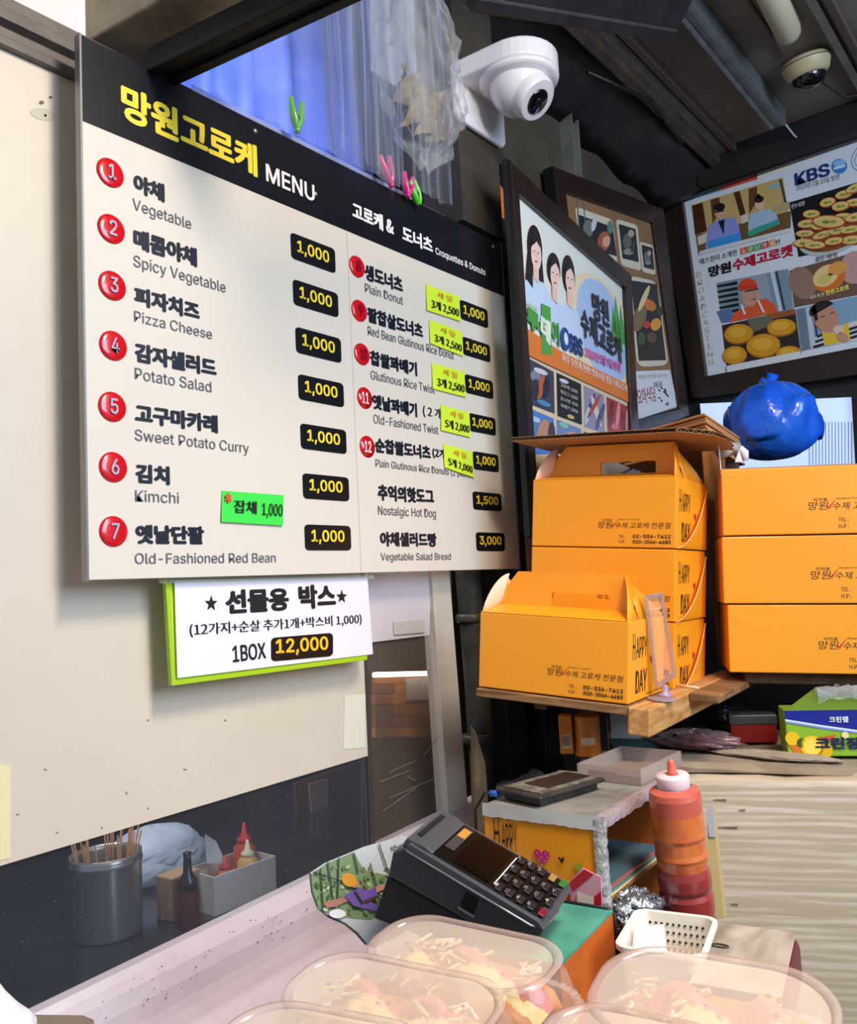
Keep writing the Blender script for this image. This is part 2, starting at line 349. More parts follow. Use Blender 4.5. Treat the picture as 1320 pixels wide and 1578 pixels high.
# sooty slanting beam and sagging black liner along the left edge of the ceiling
mb = MB(); rr = []
for i in range(30):
    y = 1.55+i*(BY-1.6)/29; q = 2.90-.08*(y-1.55)/1.4
    rr.append([(-1.17, y, q-.02+.012*math.sin(i*1.1)), (-1.12+jit(.01), y, q+jit(.012)), (-1.06+jit(.012), y, q+.02+jit(.01)), (-1.02+jit(.01), y, q+.04+jit(.01)), (-.985+jit(.006), y, q+.06), (-.975, y, CZ+.03), (-1.17, y, CZ+.03)])
mb.loops(rr, M('1b1c22', .55, n=(5, '33302c', .8), b=(18, .5))); struct(mb, 'ceiling_liner', 'sooty black liner along the ceiling edge')
mb = MB(); mb.prism([(-.985, .8, CZ), (-.935, .8, CZ), (-.935, .8, CZ-.05), (-.965, .8, CZ-.06)], (0, BY-.9, 0), M('4b4136', .7, n=(7, '2a241e', .9))); struct(mb, 'timber_rafter', 'stained timber rafter at the ceiling edge', bevel=.004)
mb = MB(); mb.tube([(-.99, 2.0, 2.86), (-.95, 2.15, 2.86), (-.94, 2.3, 2.885), (-.95, 2.45, 2.87), (-.93, 2.5, 2.83)], .006, BLACK); struct(mb, 'loose_cable')
for (ya, z) in ((1.30, 2.80), (1.52, 2.86)):
    mb = MB(); mb.box(-1.15, -.55, ya, ya+.055, z, z+.07, M('4c4943', .7, n=(6, '2a2825', .8))); struct(mb, 'cross_rafter', bevel=.004)
# galvanised channel on the ceiling
mb = MB(); x0 = -.735; ch = M('8f999f', .4, .55, n=(15, '5f686c', .6))
mb.prism([(x0, .8, CZ-.005), (x0, .8, CZ-.055), (x0+.012, .8, CZ-.055), (x0+.012, .8, CZ-.045), (x0+.032, .8, CZ-.045), (x0+.032, .8, CZ-.055), (x0+.05, .8, CZ-.055), (x0+.05, .8, CZ-.005)], (0, 1.94, 0), ch)
mb.build('steel_channel', label='galvanised steel channel running along the ceiling toward the dome camera', cat='channel', bevel=.0015)
# ledge in front of the glass: coved pale counter edge swept along y
mb = MB(); pr = [(WX-.03, .86), (WX-.03, .988), (WX-.002, .99), (WX+.015, .985), (WX+.028, .975), (WX+.036, .955), (WX+.036, .93), (WX+.04, .918), (WX+.055, .908), (WX+.12, .895), (WX+.30, .875), (WX+.52, .87), (WX+.52, .80), (WX-.03, .80)]
rings = []
for i in range(9):
    y = -.3+i*(1.75+.3)/8; dz = .0245*(y-.609)/.4-.0035
    rings.append([(x, y, z+dz+.004) for x, z in pr])
mb.loops(rings, M('cdbfc4', .38, n=(4, 'b3a2a6', .6)), sm=False)
struct(mb, 'ledge', 'pinkish white coved counter ledge under the glass', bevel=.006, seg=3)
mb = MB(); LG = Flat((WX+.036, 0, 0), (1, 0, 0))
for i in range(46):
    x = random.uniform(150, 480); y = 1548-.5*(x-130)+random.uniform(-2, 55)
    LG.ell(mb, x, y, random.uniform(.8, 2.2), random.uniform(.5, 1.1), .002, M('6b5a55', .7), rot=-.5, n=7)
mb.build('grime_speck', bpy.data.objects['ledge'], kind='stuff')
# main counter under everything on the right
mb = MB(); mb.box(-.74, -.53, .66, 1.22, 1.0, 1.03, M('6e6a66', .5)); mb.box(-.5299, -.40, .66, 1.10, 1.0, 1.03, M('6e6a66', .5)); struct(mb, 'counter', 'work counter top', bevel=.003)
mb = MB(); mb.box(-.72, -.44, .70, 1.08, 0, 1.0, M('3b3836', .7)); struct(mb, 'counter_base')
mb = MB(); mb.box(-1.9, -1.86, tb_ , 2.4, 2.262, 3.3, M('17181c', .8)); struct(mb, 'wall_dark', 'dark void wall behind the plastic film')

# ================================================================== BEAMS AT THE TOP LEFT
def bar(name, a, b, prof, m, label, cat, bevel=.002, cap=None):
    """profile [(across, up)] swept from a to b"""
    a = V(a); b = V(b); d = (b-a).normalized(); s = d.cross(V((0, 0, 1))).normalized()
    mb = MB(); mb.prism([a+s*u+V((0, 0, 1))*v for u, v in prof], b-a, m); return mb.build(name, label=label, cat=cat, bevel=bevel)
a = hz(245, 128, 2.285); b = hz(600, -38, 2.285)
bar('awning_rail', a, b, [(-.02, 0), (-.02, .014), (-.012, .018), (-.012, .045), (.022, .045), (.022, .018), (.03, .014), (.03, 0), (.012, 0), (.012, .008), (-.004, .008), (-.004, 0)], M('060607', .55, n=(30, '1b1a16', .5), spec=.2), 'black metal awning rail jutting out over the top of the menu board', 'rail')
a = hz(172, 92, 2.36); b = hz(420, -42, 2.36)
bar('steel_beam', a, b, [(-.09, .0), (-.09, .10), (.05, .10), (.05, 0)], M('a39274', .5, .1, n=(7, '5f5340', .8)), 'brown rust-flecked steel beam above the left end of the menu board', 'beam', .004)
# ================================================================== MENU BOARD
BF = Flat((BXP, 0, 0), (1, 0, 0)); yA, yB = .590, 1.628; zT, zB = 2.292, 1.532
menu = thing('menu_board', 'large white menu board with black header and red numbered dots, hung on the left wall', 'menu board', (BXP-.01, (yA+yB)/2, zB))
mb = MB(); mb.box(BXP-.009, BXP, yA, yB, zB, zT, M('e0d9cb', .3, coat=.3)); mb.build('panel', menu, bevel=.0008)
e = M('8b8d90', .35, .7)
mb = MB(); mb.box(BXP-.012, BXP+.0015, yA-.003, yA, zB-.002, zT+.002, e); mb.build('edge_trim', menu)
mb = MB(); mb.box(BXP-.012, BXP+.0015, yB, yB+.003, zB-.002, zT+.002, e); mb.build('edge_trim', menu)
for s in (.35, 1.0):
    mb = MB(); yy = yA+s; mb.box(WX, BXP-.009, yy-.02, yy+.02, 2.2, 2.24, M('55555a', .5, .5)); mb.build('wall_bracket', menu)
mb = MB(); mb.box(BXP, BXP+.0006, yA, yB, hx(131, 188, BXP).z, zT, NAVY); mb.build('header_band', menu)
mb = MB(); yd = hx(535, 380, BXP).y; mb.box(BXP, BXP+.0004, yd-.0008, yd+.0008, zB, 2.17, M('bdb9b0', .5)); mb.build('divider_line', menu)
def line(name, body, x0, y, x1, h, m, bold=0, f=BF, hh=.0012, parent=None, to=(1725, 852)):
    mb = MB(); f.text(mb, body, x0, y, x1, vp(x0, y, x1, to), h, hh, m, bold); return mb.build(name, parent if parent is not None else menu)
line('title_lettering', '망원고로케', 187, 183, 397, 56, YEL, .026)
line('title_lettering', 'MENU', 410, 279, 485, 27, WHITE, .025)
line('title_lettering', '고로케 &', 543, 336, 607, 26, WHITE, .03)
line('title_lettering', '도너츠', 620, 371, 667, 24, WHITE, .03)
line('title_lettering', 'Croquettes & Donuts', 671, 394, 748, 13, WHITE, .015)
DKB = M('121a2a', .4); GR = M('62636b', .4)
for b, x0, y, x1, h in (('야채', 206, 295, 254, 29), ('매콤야채', 206, 382, 304, 31), ('피자치즈', 207, 469, 308, 29), ('감자샐러드', 208, 557, 334, 30), ('고구마카레', 208, 651, 336, 30), ('김치', 209, 744, 262, 30), ('옛날단팥', 209, 838, 315, 30)):
    line('item_name', b, x0, y, x1, h, DKB, .038)
for b, x0, y, x1, h in (('Vegetable', 204.5, 327, 295, 22), ('Spicy Vegetable', 206, 415, 348, 23), ('Pizza Cheese', 207, 495, 327, 17), ('Potato Salad', 208, 584, 326, 18), ('Sweet Potato Curry', 208, 683, 384, 22), ('Kimchi', 208.5, 772.5, 276, 18), ('Old-Fashioned Red Bean', 208, 869, 425, 17)):
    line('english_name', b, x0, y, x1, h, GR, .004)
for b, x0, y, x1, h in (('생도너츠', 562, 431, 621, 25), ('팥찹살도너츠', 566.5, 496, 652, 24), ('찹쌀꽈배기', 570.5, 562, 643, 23), ('옛날꽈배기', 574, 630, 643, 23), ('순찹쌀도너츠', 578, 697, 664, 23), ('추억의핫도그', 582.5, 771, 669, 25), ('야채샐러드빵', 586, 842, 673, 23)):
    line('item_name', b, x0, y, x1, h, DKB, .035)
line('item_name', '( 2 개', 652, 642.5, 681, 18, DKB, .01); line('item_name', '(2개', 666.5, 706, 687, 16, DKB, .02)
for b, x0, y, x1, h in (('Plain Donut', 562.7, 450, 621, 14), ('Red Bean Glutinous Rice Donut', 567, 516, 699.5, 14), ('Glutinous Rice Twist', 571.4, 584, 670, 14), ('Old-Fashioned Twist', 575.6, 652, 675.6, 14), ('Plain Glutinous Rice Donuts (2 pieces)', 579, 722, 730, 15), ('Nostalgic Hot Dog', 583, 797, 672, 18), ('Vegetable Salad Bread', 587, 867, 695, 15)):
    line('english_name', b, x0, y, x1, h, GR, .004)
def plate(xl, xr, tl, bl, body, tw=.62, parent=menu, f=BF, to=(1725, 852)):
    q = [(xl, tl), (xr, vp(xl, tl, xr, to)), (xr+1.2, vp(xl, bl, xr, to)), (xl+1.5, bl)]
    mb = MB(); f.prism(mb, rquad(q, .15), .0002, .0012, M('101216', .3)); p = mb.build('price_plate', parent)
    hgt = bl-tl; x0 = xl+(xr-xl)*(.5-tw/2)+1; x1 = xl+(xr-xl)*(.5+tw/2)+1
    yb = vp(xl, bl-hgt*.24, x0, to)
    mb = MB(); f.text(mb, body, x0, yb, x1, vp(x0, yb, x1, to), hgt*.56, .0019, YEL, .03); mb.build('price_lettering', p)
L7 = ((447.5, 516, 357.5, 397.5), (451, 520.5, 429.5, 469), (455, 525, 503, 543), (459, 529, 576, 615), (462.5, 533, 652, 691), (466, 537, 729, 768), (469, 540, 808, 848))
for q in L7: plate(*q, '1,000', .72)
for q, t in zip(((708, 751, 461, 491), (712, 754.5, 518, 546), (716, 759, 576, 605), (722, 763, 636, 664), (728, 767.5, 695, 723), (728, 772, 757, 785), (733, 777, 820, 849)), ('1,000',)*5+('1,500', '3,000')): plate(*q, t, .76)
SIL = M('b9aebf', .35, .3); RED = M('d0101f', .22, coat=.6)
def badge(n, cx, cy, r, col, seam=True):
    c = BF.pt(cx, cy, 0); mb = MB(); prof = [(r*1.02, 0), (r*1.02, .0008), (r*.97, .0022), (r*.86, .0034), (r*.6, .0042), (r*.3, .0045), (.0005, .0046)] if seam else [(r, 0), (r, .0006), (.0005, .0006)]
    mb.lathe(prof, RED, n=32, o=c, ax=(1, 0, 0)); b = mb.build('number_badge', menu)
    hh = r*1.05; ww = hh*(.55 if len(n) == 1 else .82); z = prof[-1][1]+.0014
    mb = MB(); mb.text(n, c+V((z, -ww/2, -hh/2)), V((0, ww, 0)), V((0, 0, hh)), col, .02); mb.build('numeral', b)
for n, cx, cy in (('1', 169.5, 266.5), ('2', 171, 353), ('3', 172.6, 440.5), ('4', 174, 533), ('5', 172.6, 627), ('6', 174, 720), ('7', 174.5, 819)): badge(n, cx, cy, .0208, SIL)
DR = M('8a1030', .3)
for n, cx, cy, c in (('8', 549.4, 411, DR), ('9', 553, 479, DR), ('10', 557, 546, DR), ('11', 561.5, 613.5, WHITE), ('12', 565.5, 688.5, WHITE)): badge(n, cx, cy, .0205, c, c is DR)
for (x, y) in ((393, 202), (759, 380), (486, 299), (782, 688)):
    mb = MB(); c = BF.pt(x, y, 0); mb.lathe([(.0045, 0), (.0045, .001), (.003, .0025), (.0005, .003)], M('b5b8bb', .3, .8), n=12, o=c, ax=(1, 0, 0)); mb.build('screw', menu)
# handwritten sale notes
LIME = M('d6f53a', .5, emit=0); RDI = M('d8552a', .5)
def note(q, rows, lab, m=LIME, grp=None):
    o = thing('sticky_note', lab, 'sticky note', BF.pt(q[0][0], q[0][1], .001), grp)
    mb = MB(); pts = []
    for (x, y), h in zip(q, (.0016, .0016, .004, .004)): pts.append(BF.pt(x, y, h))
    mb.prism(pts, (-.0004, 0, 0), m); mb.build('paper', o)
    mb = MB()
    for body, u0, v0, u1, v1, col, bo in rows:
        def P(u, v): return lerp(lerp(q[3], q[2], u), lerp(q[0], q[1], u), v)
        a = P(u0, v0); b2 = P(u1, v0); t = P(u0, v1)
        A = BF.pt(*a, .0052); B = BF.pt(*b2, .0052); T = BF.pt(*t, .0052)
        mb.text(body, A, B-A, T-A, col, bo)
    mb.build('handwriting', o)
R1 = lambda t: [(t, .14, .10, .97, .5, INK, .012), ('세 일', .34, .66, .78, .9, RDI, 0)]
note([(656, 438), (707.5, 457), (709.5, 495), (658, 478)], R1('3개 2,500'), 'yellow-green handwritten sale note beside the first price of the right column')
note([(661, 492), (712, 511.5), (713.7, 549), (663, 529)], R1('3개 2,500'), 'yellow-green handwritten sale note over the red bean glutinous rice donut row')
note([(665, 559), (715, 573), (718, 612), (667, 599)], R1('3개 2,500'), 'yellow-green handwritten sale note beside the glutinous rice twist price')
note([(679, 623.5), (723, 636), (725, 674), (680, 663)], R1('5개 2,000'), 'yellow-green note reading five for 2,000 beside the old-fashioned twist price')
note([(683, 684), (728, 696.5), (730, 736), (685, 720)], R1('5개 2,000'), 'lowest yellow-green note, beside the twelfth item price')
note([(342, 756), (437, 763), (436, 810), (341, 804)], [('잡채', .2, .32, .57, .74, INK, .01), ('1,000', .66, .22, .99, .7, INK, .01), ('*', .05, .62, .16, .95, RDI, .02)], 'bright green handwritten note beside the kimchi row of the menu board', M('3be04a', .5))
# gift box sign hung under the board
SX = -1.03; sf = Flat((SX, 0, 0), (1, 0, .03))
sign = thing('gift_box_sign', 'small white gift box price sign in a lime holder below the menu board', 'sign', sf.pt(420, 1030))
mb = MB(); sf.prism(mb, [(257, 893), (567, 888), (566, 1017), (265, 1057)], -.006, -.003, M('bfe02c', .35)); mb.build('lime_holder', sign, bevel=.0008)
mb = MB(); lime = M('a8cc22', .35)
sf.prism(mb, [(255, 893), (262, 893), (270, 1051), (265, 1057)], -.006, .003, lime); sf.prism(mb, [(265, 1057), (270, 1049), (566, 1010), (566, 1017)], -.006, .003, lime); mb.build('holder_lip', sign, bevel=.0008)
mb = MB(); sf.prism(mb, [(269, 895), (566, 889.5), (574.5, 1008), (273.6, 1045)], .0, .0025, M('efecf2', .35)); mb.build('sign_card', sign)
mb = MB(); sf.prism(mb, [(240, 882), (575, 876), (576, 892), (246, 899)], .003, .0034, film('dfe6da', .25, .5, .1)); mb.build('clear_tape', sign)
def sline(body, x0, y0, x1, y1, h, m, bo): 
    mb = MB(); sf.text(mb, body, x0, y0, x1, y1, h, .0034, m, bo); mb.build('sign_lettering', sign)
sline('선물용', 348, 947, 446, 940.5, 38, INK, .035); sline('박스', 461, 939.5, 518, 936, 38, INK, .035)
sline('(12가지+순살 추가1개+박스비 1,000)', 292.5, 982.5, 557.6, 963, 21, INK, .008); sline('1BOX', 359, 1021, 410, 1014.5, 26, INK, .02)
for cx, cy, r in ((325.5, 930, 11), (526.5, 919.5, 9.5)):
    mb = MB(); sf.poly(mb, [(cx+r*(1 if i % 2 == 0 else .42)*math.sin(i*math.pi/5)*.92, cy-r*(1 if i % 2 == 0 else .42)*math.cos(i*math.pi/5)*1.15) for i in range(10)], .0034, INK); mb.build('star', sign)
mb = MB(); sf.prism(mb, rquad([(417.5, 983), (513, 975), (513, 1011), (418, 1019.5)], .18), .0026, .0034, M('0c0c0e', .3)); pp = mb.build('price_plate', sign)
mb = MB(); sf.text(mb, '12,000', 425, 1012, 506, 1005.5, 27, .0042, M('f7c52e', .4), .035); mb.build('price_lettering', pp)
# ================================================================== GIFT BOXES, SHELF
ORA = M('ffa51e', .42, coat=.12); ORI = M('e9a05a', .6); BOXIN = M('f0b98a', .6); PRN = M('5a3210', .5); PRR = M('d0252c', .5); PRD = M('2c2014', .5)
HOLE = M('1c0f06', .8)
# orientation of the left stack, from its vanishing directions
ca = V((2040, -11, -1310)).normalized(); cbv = V((840, 85, 1310)); cbv = (cbv-ca*ca.dot(cbv)).normalized()
EA = RW @ ca; EB = RW @ cbv; EU = EA.cross(EB)
if EU.z < 0: EU = -EU
def bmat(o, ex, ey):
    return frame(o, ex, ey)
def heart(mb, cx, cz, r, pl, m):
    pts = []
    for i in range(20):
        t = 2*math.pi*i/20; x = 16*math.sin(t)**3; z = 13*math.cos(t)-5*math.cos(2*t)-2*math.cos(3*t)-math.cos(4*t)
        pts.append(pl(cx+x*r/16, cz+z*r/16))
    mb.poly(pts, m)
def front_print(o, F, w, x0=None):
    e = -.0006; k = w/.287
    x0 = w*.485 if x0 is None else x0
    mb = MB(F)
    def T(b, x, z, ww, h, m, bo=0, sh=0): mb.text(b, (x, e, z), (ww*k, 0, 0), (0, 0, h*k), m, bo, sh)
    T('망원', x0, .036*k, .028, .0125, PRN, 0, .15); T('수제 고로케 전문점', x0+.034*k, .036*k, .105, .011, PRN, 0, .15)
    T('자연을', x0+.007*k, .049*k, .02, .005, PRN); T('Mangwon Croquette', x0+.04*k, .051*k, .04, .003, PRN)
    T('TEL : ', x0+.041*k, .018*k, .014, .0058, PRN); T('02-336-7412', x0+.068*k, .018*k, .071, .0065, PRD, .018)
    T('H.P : ', x0+.041*k, .008*k, .014, .0058, PRN); T('010-2066-4683', x0+.068*k, .008*k, .071, .0065, PRD, .018)
    mb.build('box_print', o)
    mb = MB(F); mb.poly([(x0+.026*k, e, .040*k), (x0+.029*k, e, .037*k), (x0+.040*k, e, .053*k), (x0+.029*k, e, .0415*k)], PRR); mb.build('red_tick', o)
def side_print(o, F, w, d, h, dy=True):
    e = w+.0006; mb = MB(F)
    def T(b, y, z, ww, hh, bo=.0, m=PRD): mb.text(b, (e, y, z), (0, ww, 0), (0, 0, hh), m, bo)
    T('H', d*.10, h*.52, .011, .042); T('APPY', d*.19, h*.53, .052, .034)
    if dy: T('DAY', d*.18, h*.10, .055, .036, .012)
    T('Today is a happy day', d*.46, h*.03, .085, .006)
    mb.build('box_print', o)
    mb = MB(F); heart(mb, d*.62, h*.48, .0085, lambda y, z: (e, y, z), PRR); mb.build('printed_heart', o)
def gift_box(o, ex, ey, w, d, h, lab, handle=True, grp=None, side=True, x0=None, flap=True, dayline=True):
    F = frame(o, ex, ey); t = thing('gift_box', lab, 'box', F @ V((w/2, d/2, 0)), grp)
    mb = MB(F); mb.box(0, w, 0, d, 0, h, ORA); mb.build('body', t, bevel=.002)
    front_print(t, F, w, x0)
    if side: side_print(t, F, w, d, h, dayline)
    if handle:
        R = h+.072; rb = h+.012; ym = d*.30
        mb = MB(F); mb.prism([(0.002, 0.0, h), (w-.002, 0, h), (w-.01, ym, rb), (.01, ym, rb)], (0, 0, .0012), ORA); mb.build('lid_panel', t)
        mb = MB(F); mb.prism([(0.002, d, h), (w-.002, d, h), (w-.01, ym+.01, rb), (.01, ym+.01, rb)], (0, 0, .0012), ORA); mb.build('lid_panel', t)
        # handle board with a real slot: ring of quads between slot and outline
        outer = [(.012, rb-.004), (w-.012, rb-.004), (w-.012, R-.03), (w-.022, R), (w*.5, R), (.045, R), (.012, R-.04)]
        sx0, sx1, sz0, sz1 = w*.41, w*.80, rb+.002, rb+.026; r = .006
        slot = []
        for (cx2, cz2, a0) in ((sx1-r, sz1-r, 0), (sx0+r, sz1-r, 90), (sx0+r, sz0+r*.3, 180), (sx1-r, sz0+r*.3, 270)):
            for i in range(4):
                a = math.radians(a0+i*30); slot.append((cx2+r*math.cos(a), cz2+(r if a0 < 180 else r*.3)*math.sin(a)))
        for yy, nm in ((ym, 'handle_panel'), (ym+.006, 'handle_panel')):
            mb = MB(F); cxs, czs = (sx0+sx1)/2, (sz0+sz1)/2; N2 = 48; ro = []; ri = []
            def cast(poly, a):
                dx, dz = math.cos(a), math.sin(a); best = None
                for (x1, z1), (x2, z2) in zip(poly, poly[1:]+poly[:1]):
                    ex2, ez2 = x2-x1, z2-z1; den = dx*ez2-dz*ex2
                    if abs(den) < 1e-12: continue
                    tt = ((x1-cxs)*ez2-(z1-czs)*ex2)/den; u = ((x1-cxs)*dz-(z1-czs)*dx)/den
                    if tt > 0 and -1e-6 <= u <= 1+1e-6 and (best is None or tt < best): best = tt
                return (cxs+dx*best, czs+dz*best)
            angs = sorted([math.atan2(z-czs, x-cxs) for x, z in outer+slot]+[2*math.pi*i/N2-math.pi for i in range(N2)])
            ro = [cast(outer, a) for a in angs]; ri = [cast(slot, a) for a in angs]
            A = [[(x, yy, z) for x, z in ro], [(x, yy, z) for x, z in ri], [(x, yy+.0012, z) for x, z in ri], [(x, yy+.0012, z) for x, z in ro]]
            A.append(A[0]); mb.loops(A, ORA, cap0=False, cap1=False, sm=False); mb.build(nm, t)
        # gusset wings at both ends: curved card sheets rising from the body corners to the handle
        for sgn, xx, m in ((1, 0, M('f3c9a6', .5)), (-1, w, ORA)):
            mb = MB(F); g = []
            for i in range(9):
                s = i/8; yf = ym*s; z = h+(R-h-.004)*(1-(1-s)**1.7)**.9; g.append([(xx+sgn*(.004+.024*s**1.3), yf, z), (xx+sgn*(.004+.012*s), min(yf+.002+.25*d*(1-s)*s, ym), h+(z-h)*.35), (xx+sgn*.002, yf, h-.002)])
            mb.loops(g, m, closed=False, cap0=False, cap1=False); mb.build('gusset', t, solid=.0012)
            mb = MB(F); g = []
            for i in range(7):
                s = i/6; yf = d-(d-ym)*s; z = h+(R-h-.01)*s**.8; g.append([(xx+sgn*(.003+.02*s), yf, z), (xx+sgn*.002, yf, h-.002)])
            mb.loops(g, m, closed=False, cap0=False, cap1=False); mb.build('gusset', t, solid=.0012)
    if flap:   # curved tuck flap on the right side
        mb = MB(F); pts = [(w+.001, .0, .0)]
        for i in range(10): s = i/9; pts.append((w+.001+.006*math.sin(math.pi*s), d*s, h*.92*(s**1.6)))
        pts.append((w+.001, d, 0)); mb.prism(pts, (.0012, 0, 0), ORA); mb.build('tuck_flap', t)
        mb = MB(F); mb.tube([V(p)+V((.002, 0, 0)) for p in pts[1:-1]], .0007, M('f4d6ae', .6), n=5); mb.build('flap_edge', t)
    return t
D0 = 1.70; BW = .288; BD = .20; BH = .1335
top_o = at(819, 841, D0)
gift_box(top_o, EA, EB, BW, BD, BH-.002, 'orange gift box with upright slotted handle, on top of the left stack', True)
gift_box(top_o-EU*BH, EA, EB, BW, BD, BH-.002, 'middle orange gift box of the left stack, just behind the front box handle', False)
gift_box(top_o-EU*BH*2, EA, EB, BW, BD, BH-.002, 'bottom orange gift box of the left stack, standing on the wooden shelf', False)
fo = at(737, 1057, 1.475)
# put the front box on the shelf plane of the stack
so = top_o-EU*BH*2
fo = at(737, 1058, 1.475)
gift_box(fo, EA, EB, .268*(fo-CAM).length/(at(737, 1058, 1.475)-CAM).length, BD*.9, .129*(fo-CAM).length/(at(737, 1058, 1.475)-CAM).length, 'front orange gift box with open handle, at the left edge of the wooden shelf', True, flap=False)
# wooden shelf
F = frame(fo-EU*.002, EA, EB); Fi = F.inverted()
WD = woodm('6b4a2c', 'a97c4c', (3, 26, 26), .7, 2.5); WL2 = woodm('b0763c', 'd9a869', (26, 3, 26), .65, 2.5)
fr = Fi @ hit(985, 1088, EU, fo-EU*.002)
shelf = thing('wooden_shelf', 'rough wooden shelf board carrying the left orange boxes', 'shelf', F @ V((.15, .2, -.02)))
mb = MB(F); mb.box(-.002, fr.x-.0125, -.006, (Fi @ so).y-.008, -.014, 0, WD); mb.build('shelf_board', shelf, bevel=.002)
sl = Fi @ so
mb = MB(F); mb.box(sl.x-.02, fr.x-.0125, sl.y-.006, .62, sl.z-.022, sl.z-.0008, WD); mb.build('shelf_board', shelf, bevel=.001)

mb = MB(F); mb.box(fr.x-.012, fr.x+.024, -.008, .62, -.043, 0, WL2); mb.build('shelf_beam', shelf, bevel=.003)
mb = MB(F); mb.box(fr.x+.0245, fr.x+.075, .20, .60, -.0135, .0002, WD); mb.build('shelf_board', shelf, bevel=.002)
# upright plank and post between the stacks
PL = woodm('7d4a1a', 'b06c28', (20, 20, 2), .6, 2.5)
def upright(px0, px1, pyt, d, z0, lab, thick=.03, m=PL):
    a = at(px0, pyt, d); b = at(px1, pyt, d*.99); ex = V((b.x-a.x, b.y-a.y, 0)); F = frame((a.x, a.y, z0), ex, V((0, 1, 0)))
    mb = MB(F); mb.box(0, ex.length, 0, thick, 0, a.z-z0, m); return mb.build('wooden_post', label=lab, cat='post', bevel=.002)
upright(1079, 1112, 680, 1.86, 1.30, 'orange-brown wooden post between the two stacks of boxes', .04)
upright(1102, 1135, 690, 2.15, 1.30, 'dark brown post behind the right stack of boxes', .03, woodm('3a2415', '5a3a20', (20, 20, 2)))
upright(800, 819, 706, 1.93, 1.22, 'dark wooden upright beside the left end of the top box', .03, woodm('5a3d22', '7d5730', (20, 20, 2)))
# right stack
rdir = RW @ V((5560, -150, -1310)).normalized(); ro = at(1124, 1036, 1.62); rx2 = rdir.normalized(); ry2 = V((0, 0, 1)).cross(rx2); ru = rx2.cross(ry2)
if ru.z < 0: ru = -ru
rh = .1305
for k, (lab, dx) in enumerate((('lowest orange box of the right stack', 0), ('middle orange box of the right stack', -.006), ('top orange box of the right stack, blue bag behind it', -.003))):
    t = gift_box(ro+ru*rh*k+rx2*dx, rx2, ry2, .36, .15, rh-.003, lab, False, side=False, flap=False, x0=.155+.002*(2-k))
    FF = frame(ro+ru*rh*k+rx2*dx, rx2, ry2)
    if k == 2:
        mb = MB(FF); mb.prism([(0, .0, rh-.01), (0, .03, rh+.055), (0, .034, rh-.004)], (.0015, 0, 0), M('efe9f2', .5)); mb.build('side_flap', t)
        mb = MB(FF); mb.prism([(.0, .002, rh-.003), (.36, .002, rh-.003), (.36, .10, rh+.012), (.01, .10, rh+.010)], (0, 0, .001), ORI); mb.build('lid_panel', t)
mb = MB(frame(ro-ru*.02, rx2, ry2)); mb.box(.03, .5, .03, .20, -.004, .018, woodm('4d331c', '6f4d2c', (3, 26, 26))); mb.build('wooden_shelf', label='dark wooden shelf under the right stack of orange boxes', cat='shelf', bevel=.002)
# corrugated board lying over the top box, and flattened boxes above it
zt = at(930, 694, 1.76).z
CB = M('b98a5e', .75, n=(8, '98693f', .5)); CBe = M('7c5b3a', .8, b=(90, .9))
Fc = frame(top_o+EU*(BH+.073), EA, EB); ci = Fc.inverted()
t = thing('corrugated_sheet', 'brown corrugated cardboard sheet lying on the top box of the left stack', 'cardboard', Fc @ V((.15, .1, 0)))
outl = [(-.035, -.03), (.30, -.035), (.345, .03), (.352, .10), (.33, .26), (-.03, .26)]
mb = MB(Fc); mb.prism([(x, y, .0015) for x, y in outl], (0, 0, .0008), CB); mb.build('liner', t)
mb = MB(Fc); mb.prism([(x, y, .0085) for x, y in outl], (0, 0, .0008), CB); mb.build('liner', t)
mb = MB(Fc); rg = []
n = 150
for i in range(n+1):
    x = -.034+i*(.345+.033)/n; z = .0054+.0028*math.sin(i*math.pi*.5+.3); ymax = .10 if x > .33 else .25
    y0f = -.0295 if x < .295 else -.035+(x-.30)*1.5
    rg.append([(x, y0f, z), (x, ymax, z)])
mb.loops(rg, CBe, closed=False, cap0=False, cap1=False); mb.build('flute', t, solid=.0006, kind='stuff')
ap = hz(1087, 640, 1.845)
OC = (M('e08a3a', .6), M('d9803a', .65), M('e8a060', .65), M('cf6f30', .6))
dl = (hz(1003, 664, 1.845)-ap).normalized(); dr = (hz(1184, 706, 1.845)-ap).normalized()
for k in range(9):
    z = -.0085*(8-k); m = OC[k % 4]; o = ap+V((0, 0, z))+dl*jit(.006)+dr*jit(.006)
    pts = [o, o+dl*(.30+jit(.01)), o+dl*.30+dr*.34, o+dr*(.42+jit(.015))]
    # each flattened box: two boards with slight bow
    mb = MB(); mb.prism(pts, (0, 0, .0028), m, M('c98a50', .7)); mb.prism([p+V((0, 0, .0032)) for p in pts], (0, 0, .0024), m, M('f0bb80', .7))
    mb.build('flattened_box', label='flattened orange box in the pile above the corrugated sheet', cat='flattened box', group='flattened orange boxes in the pile')
# folded card under the pile at the right: small white bottle and clip
t = thing('white_clip', 'white plastic clip and paper behind the left end of the top right box', 'clip', at(1130, 706, 1.75))
mb = MB(); a = at(1106, 702, 1.78); mb.tube([a, at(1118, 693, 1.78), at(1136, 690, 1.8)], [.012, .016, .012], M('b8b0a8', .5), n=10); mb.build('clip_body', t)
mb = MB(); mb.tube([at(1138, 690, 1.76), at(1146, 698, 1.76), at(1148, 710, 1.76)], [.008, .010, .007], M('e8e6ee', .4), n=10); mb.build('clip_end', t)
mb = MB(); mb.prism([at(1132, 712, 1.73), at(1138, 694, 1.73), at(1144, 712, 1.73)], (0, .002, 0), M('dfe4f2', .5)); mb.build('paper_tab', t)
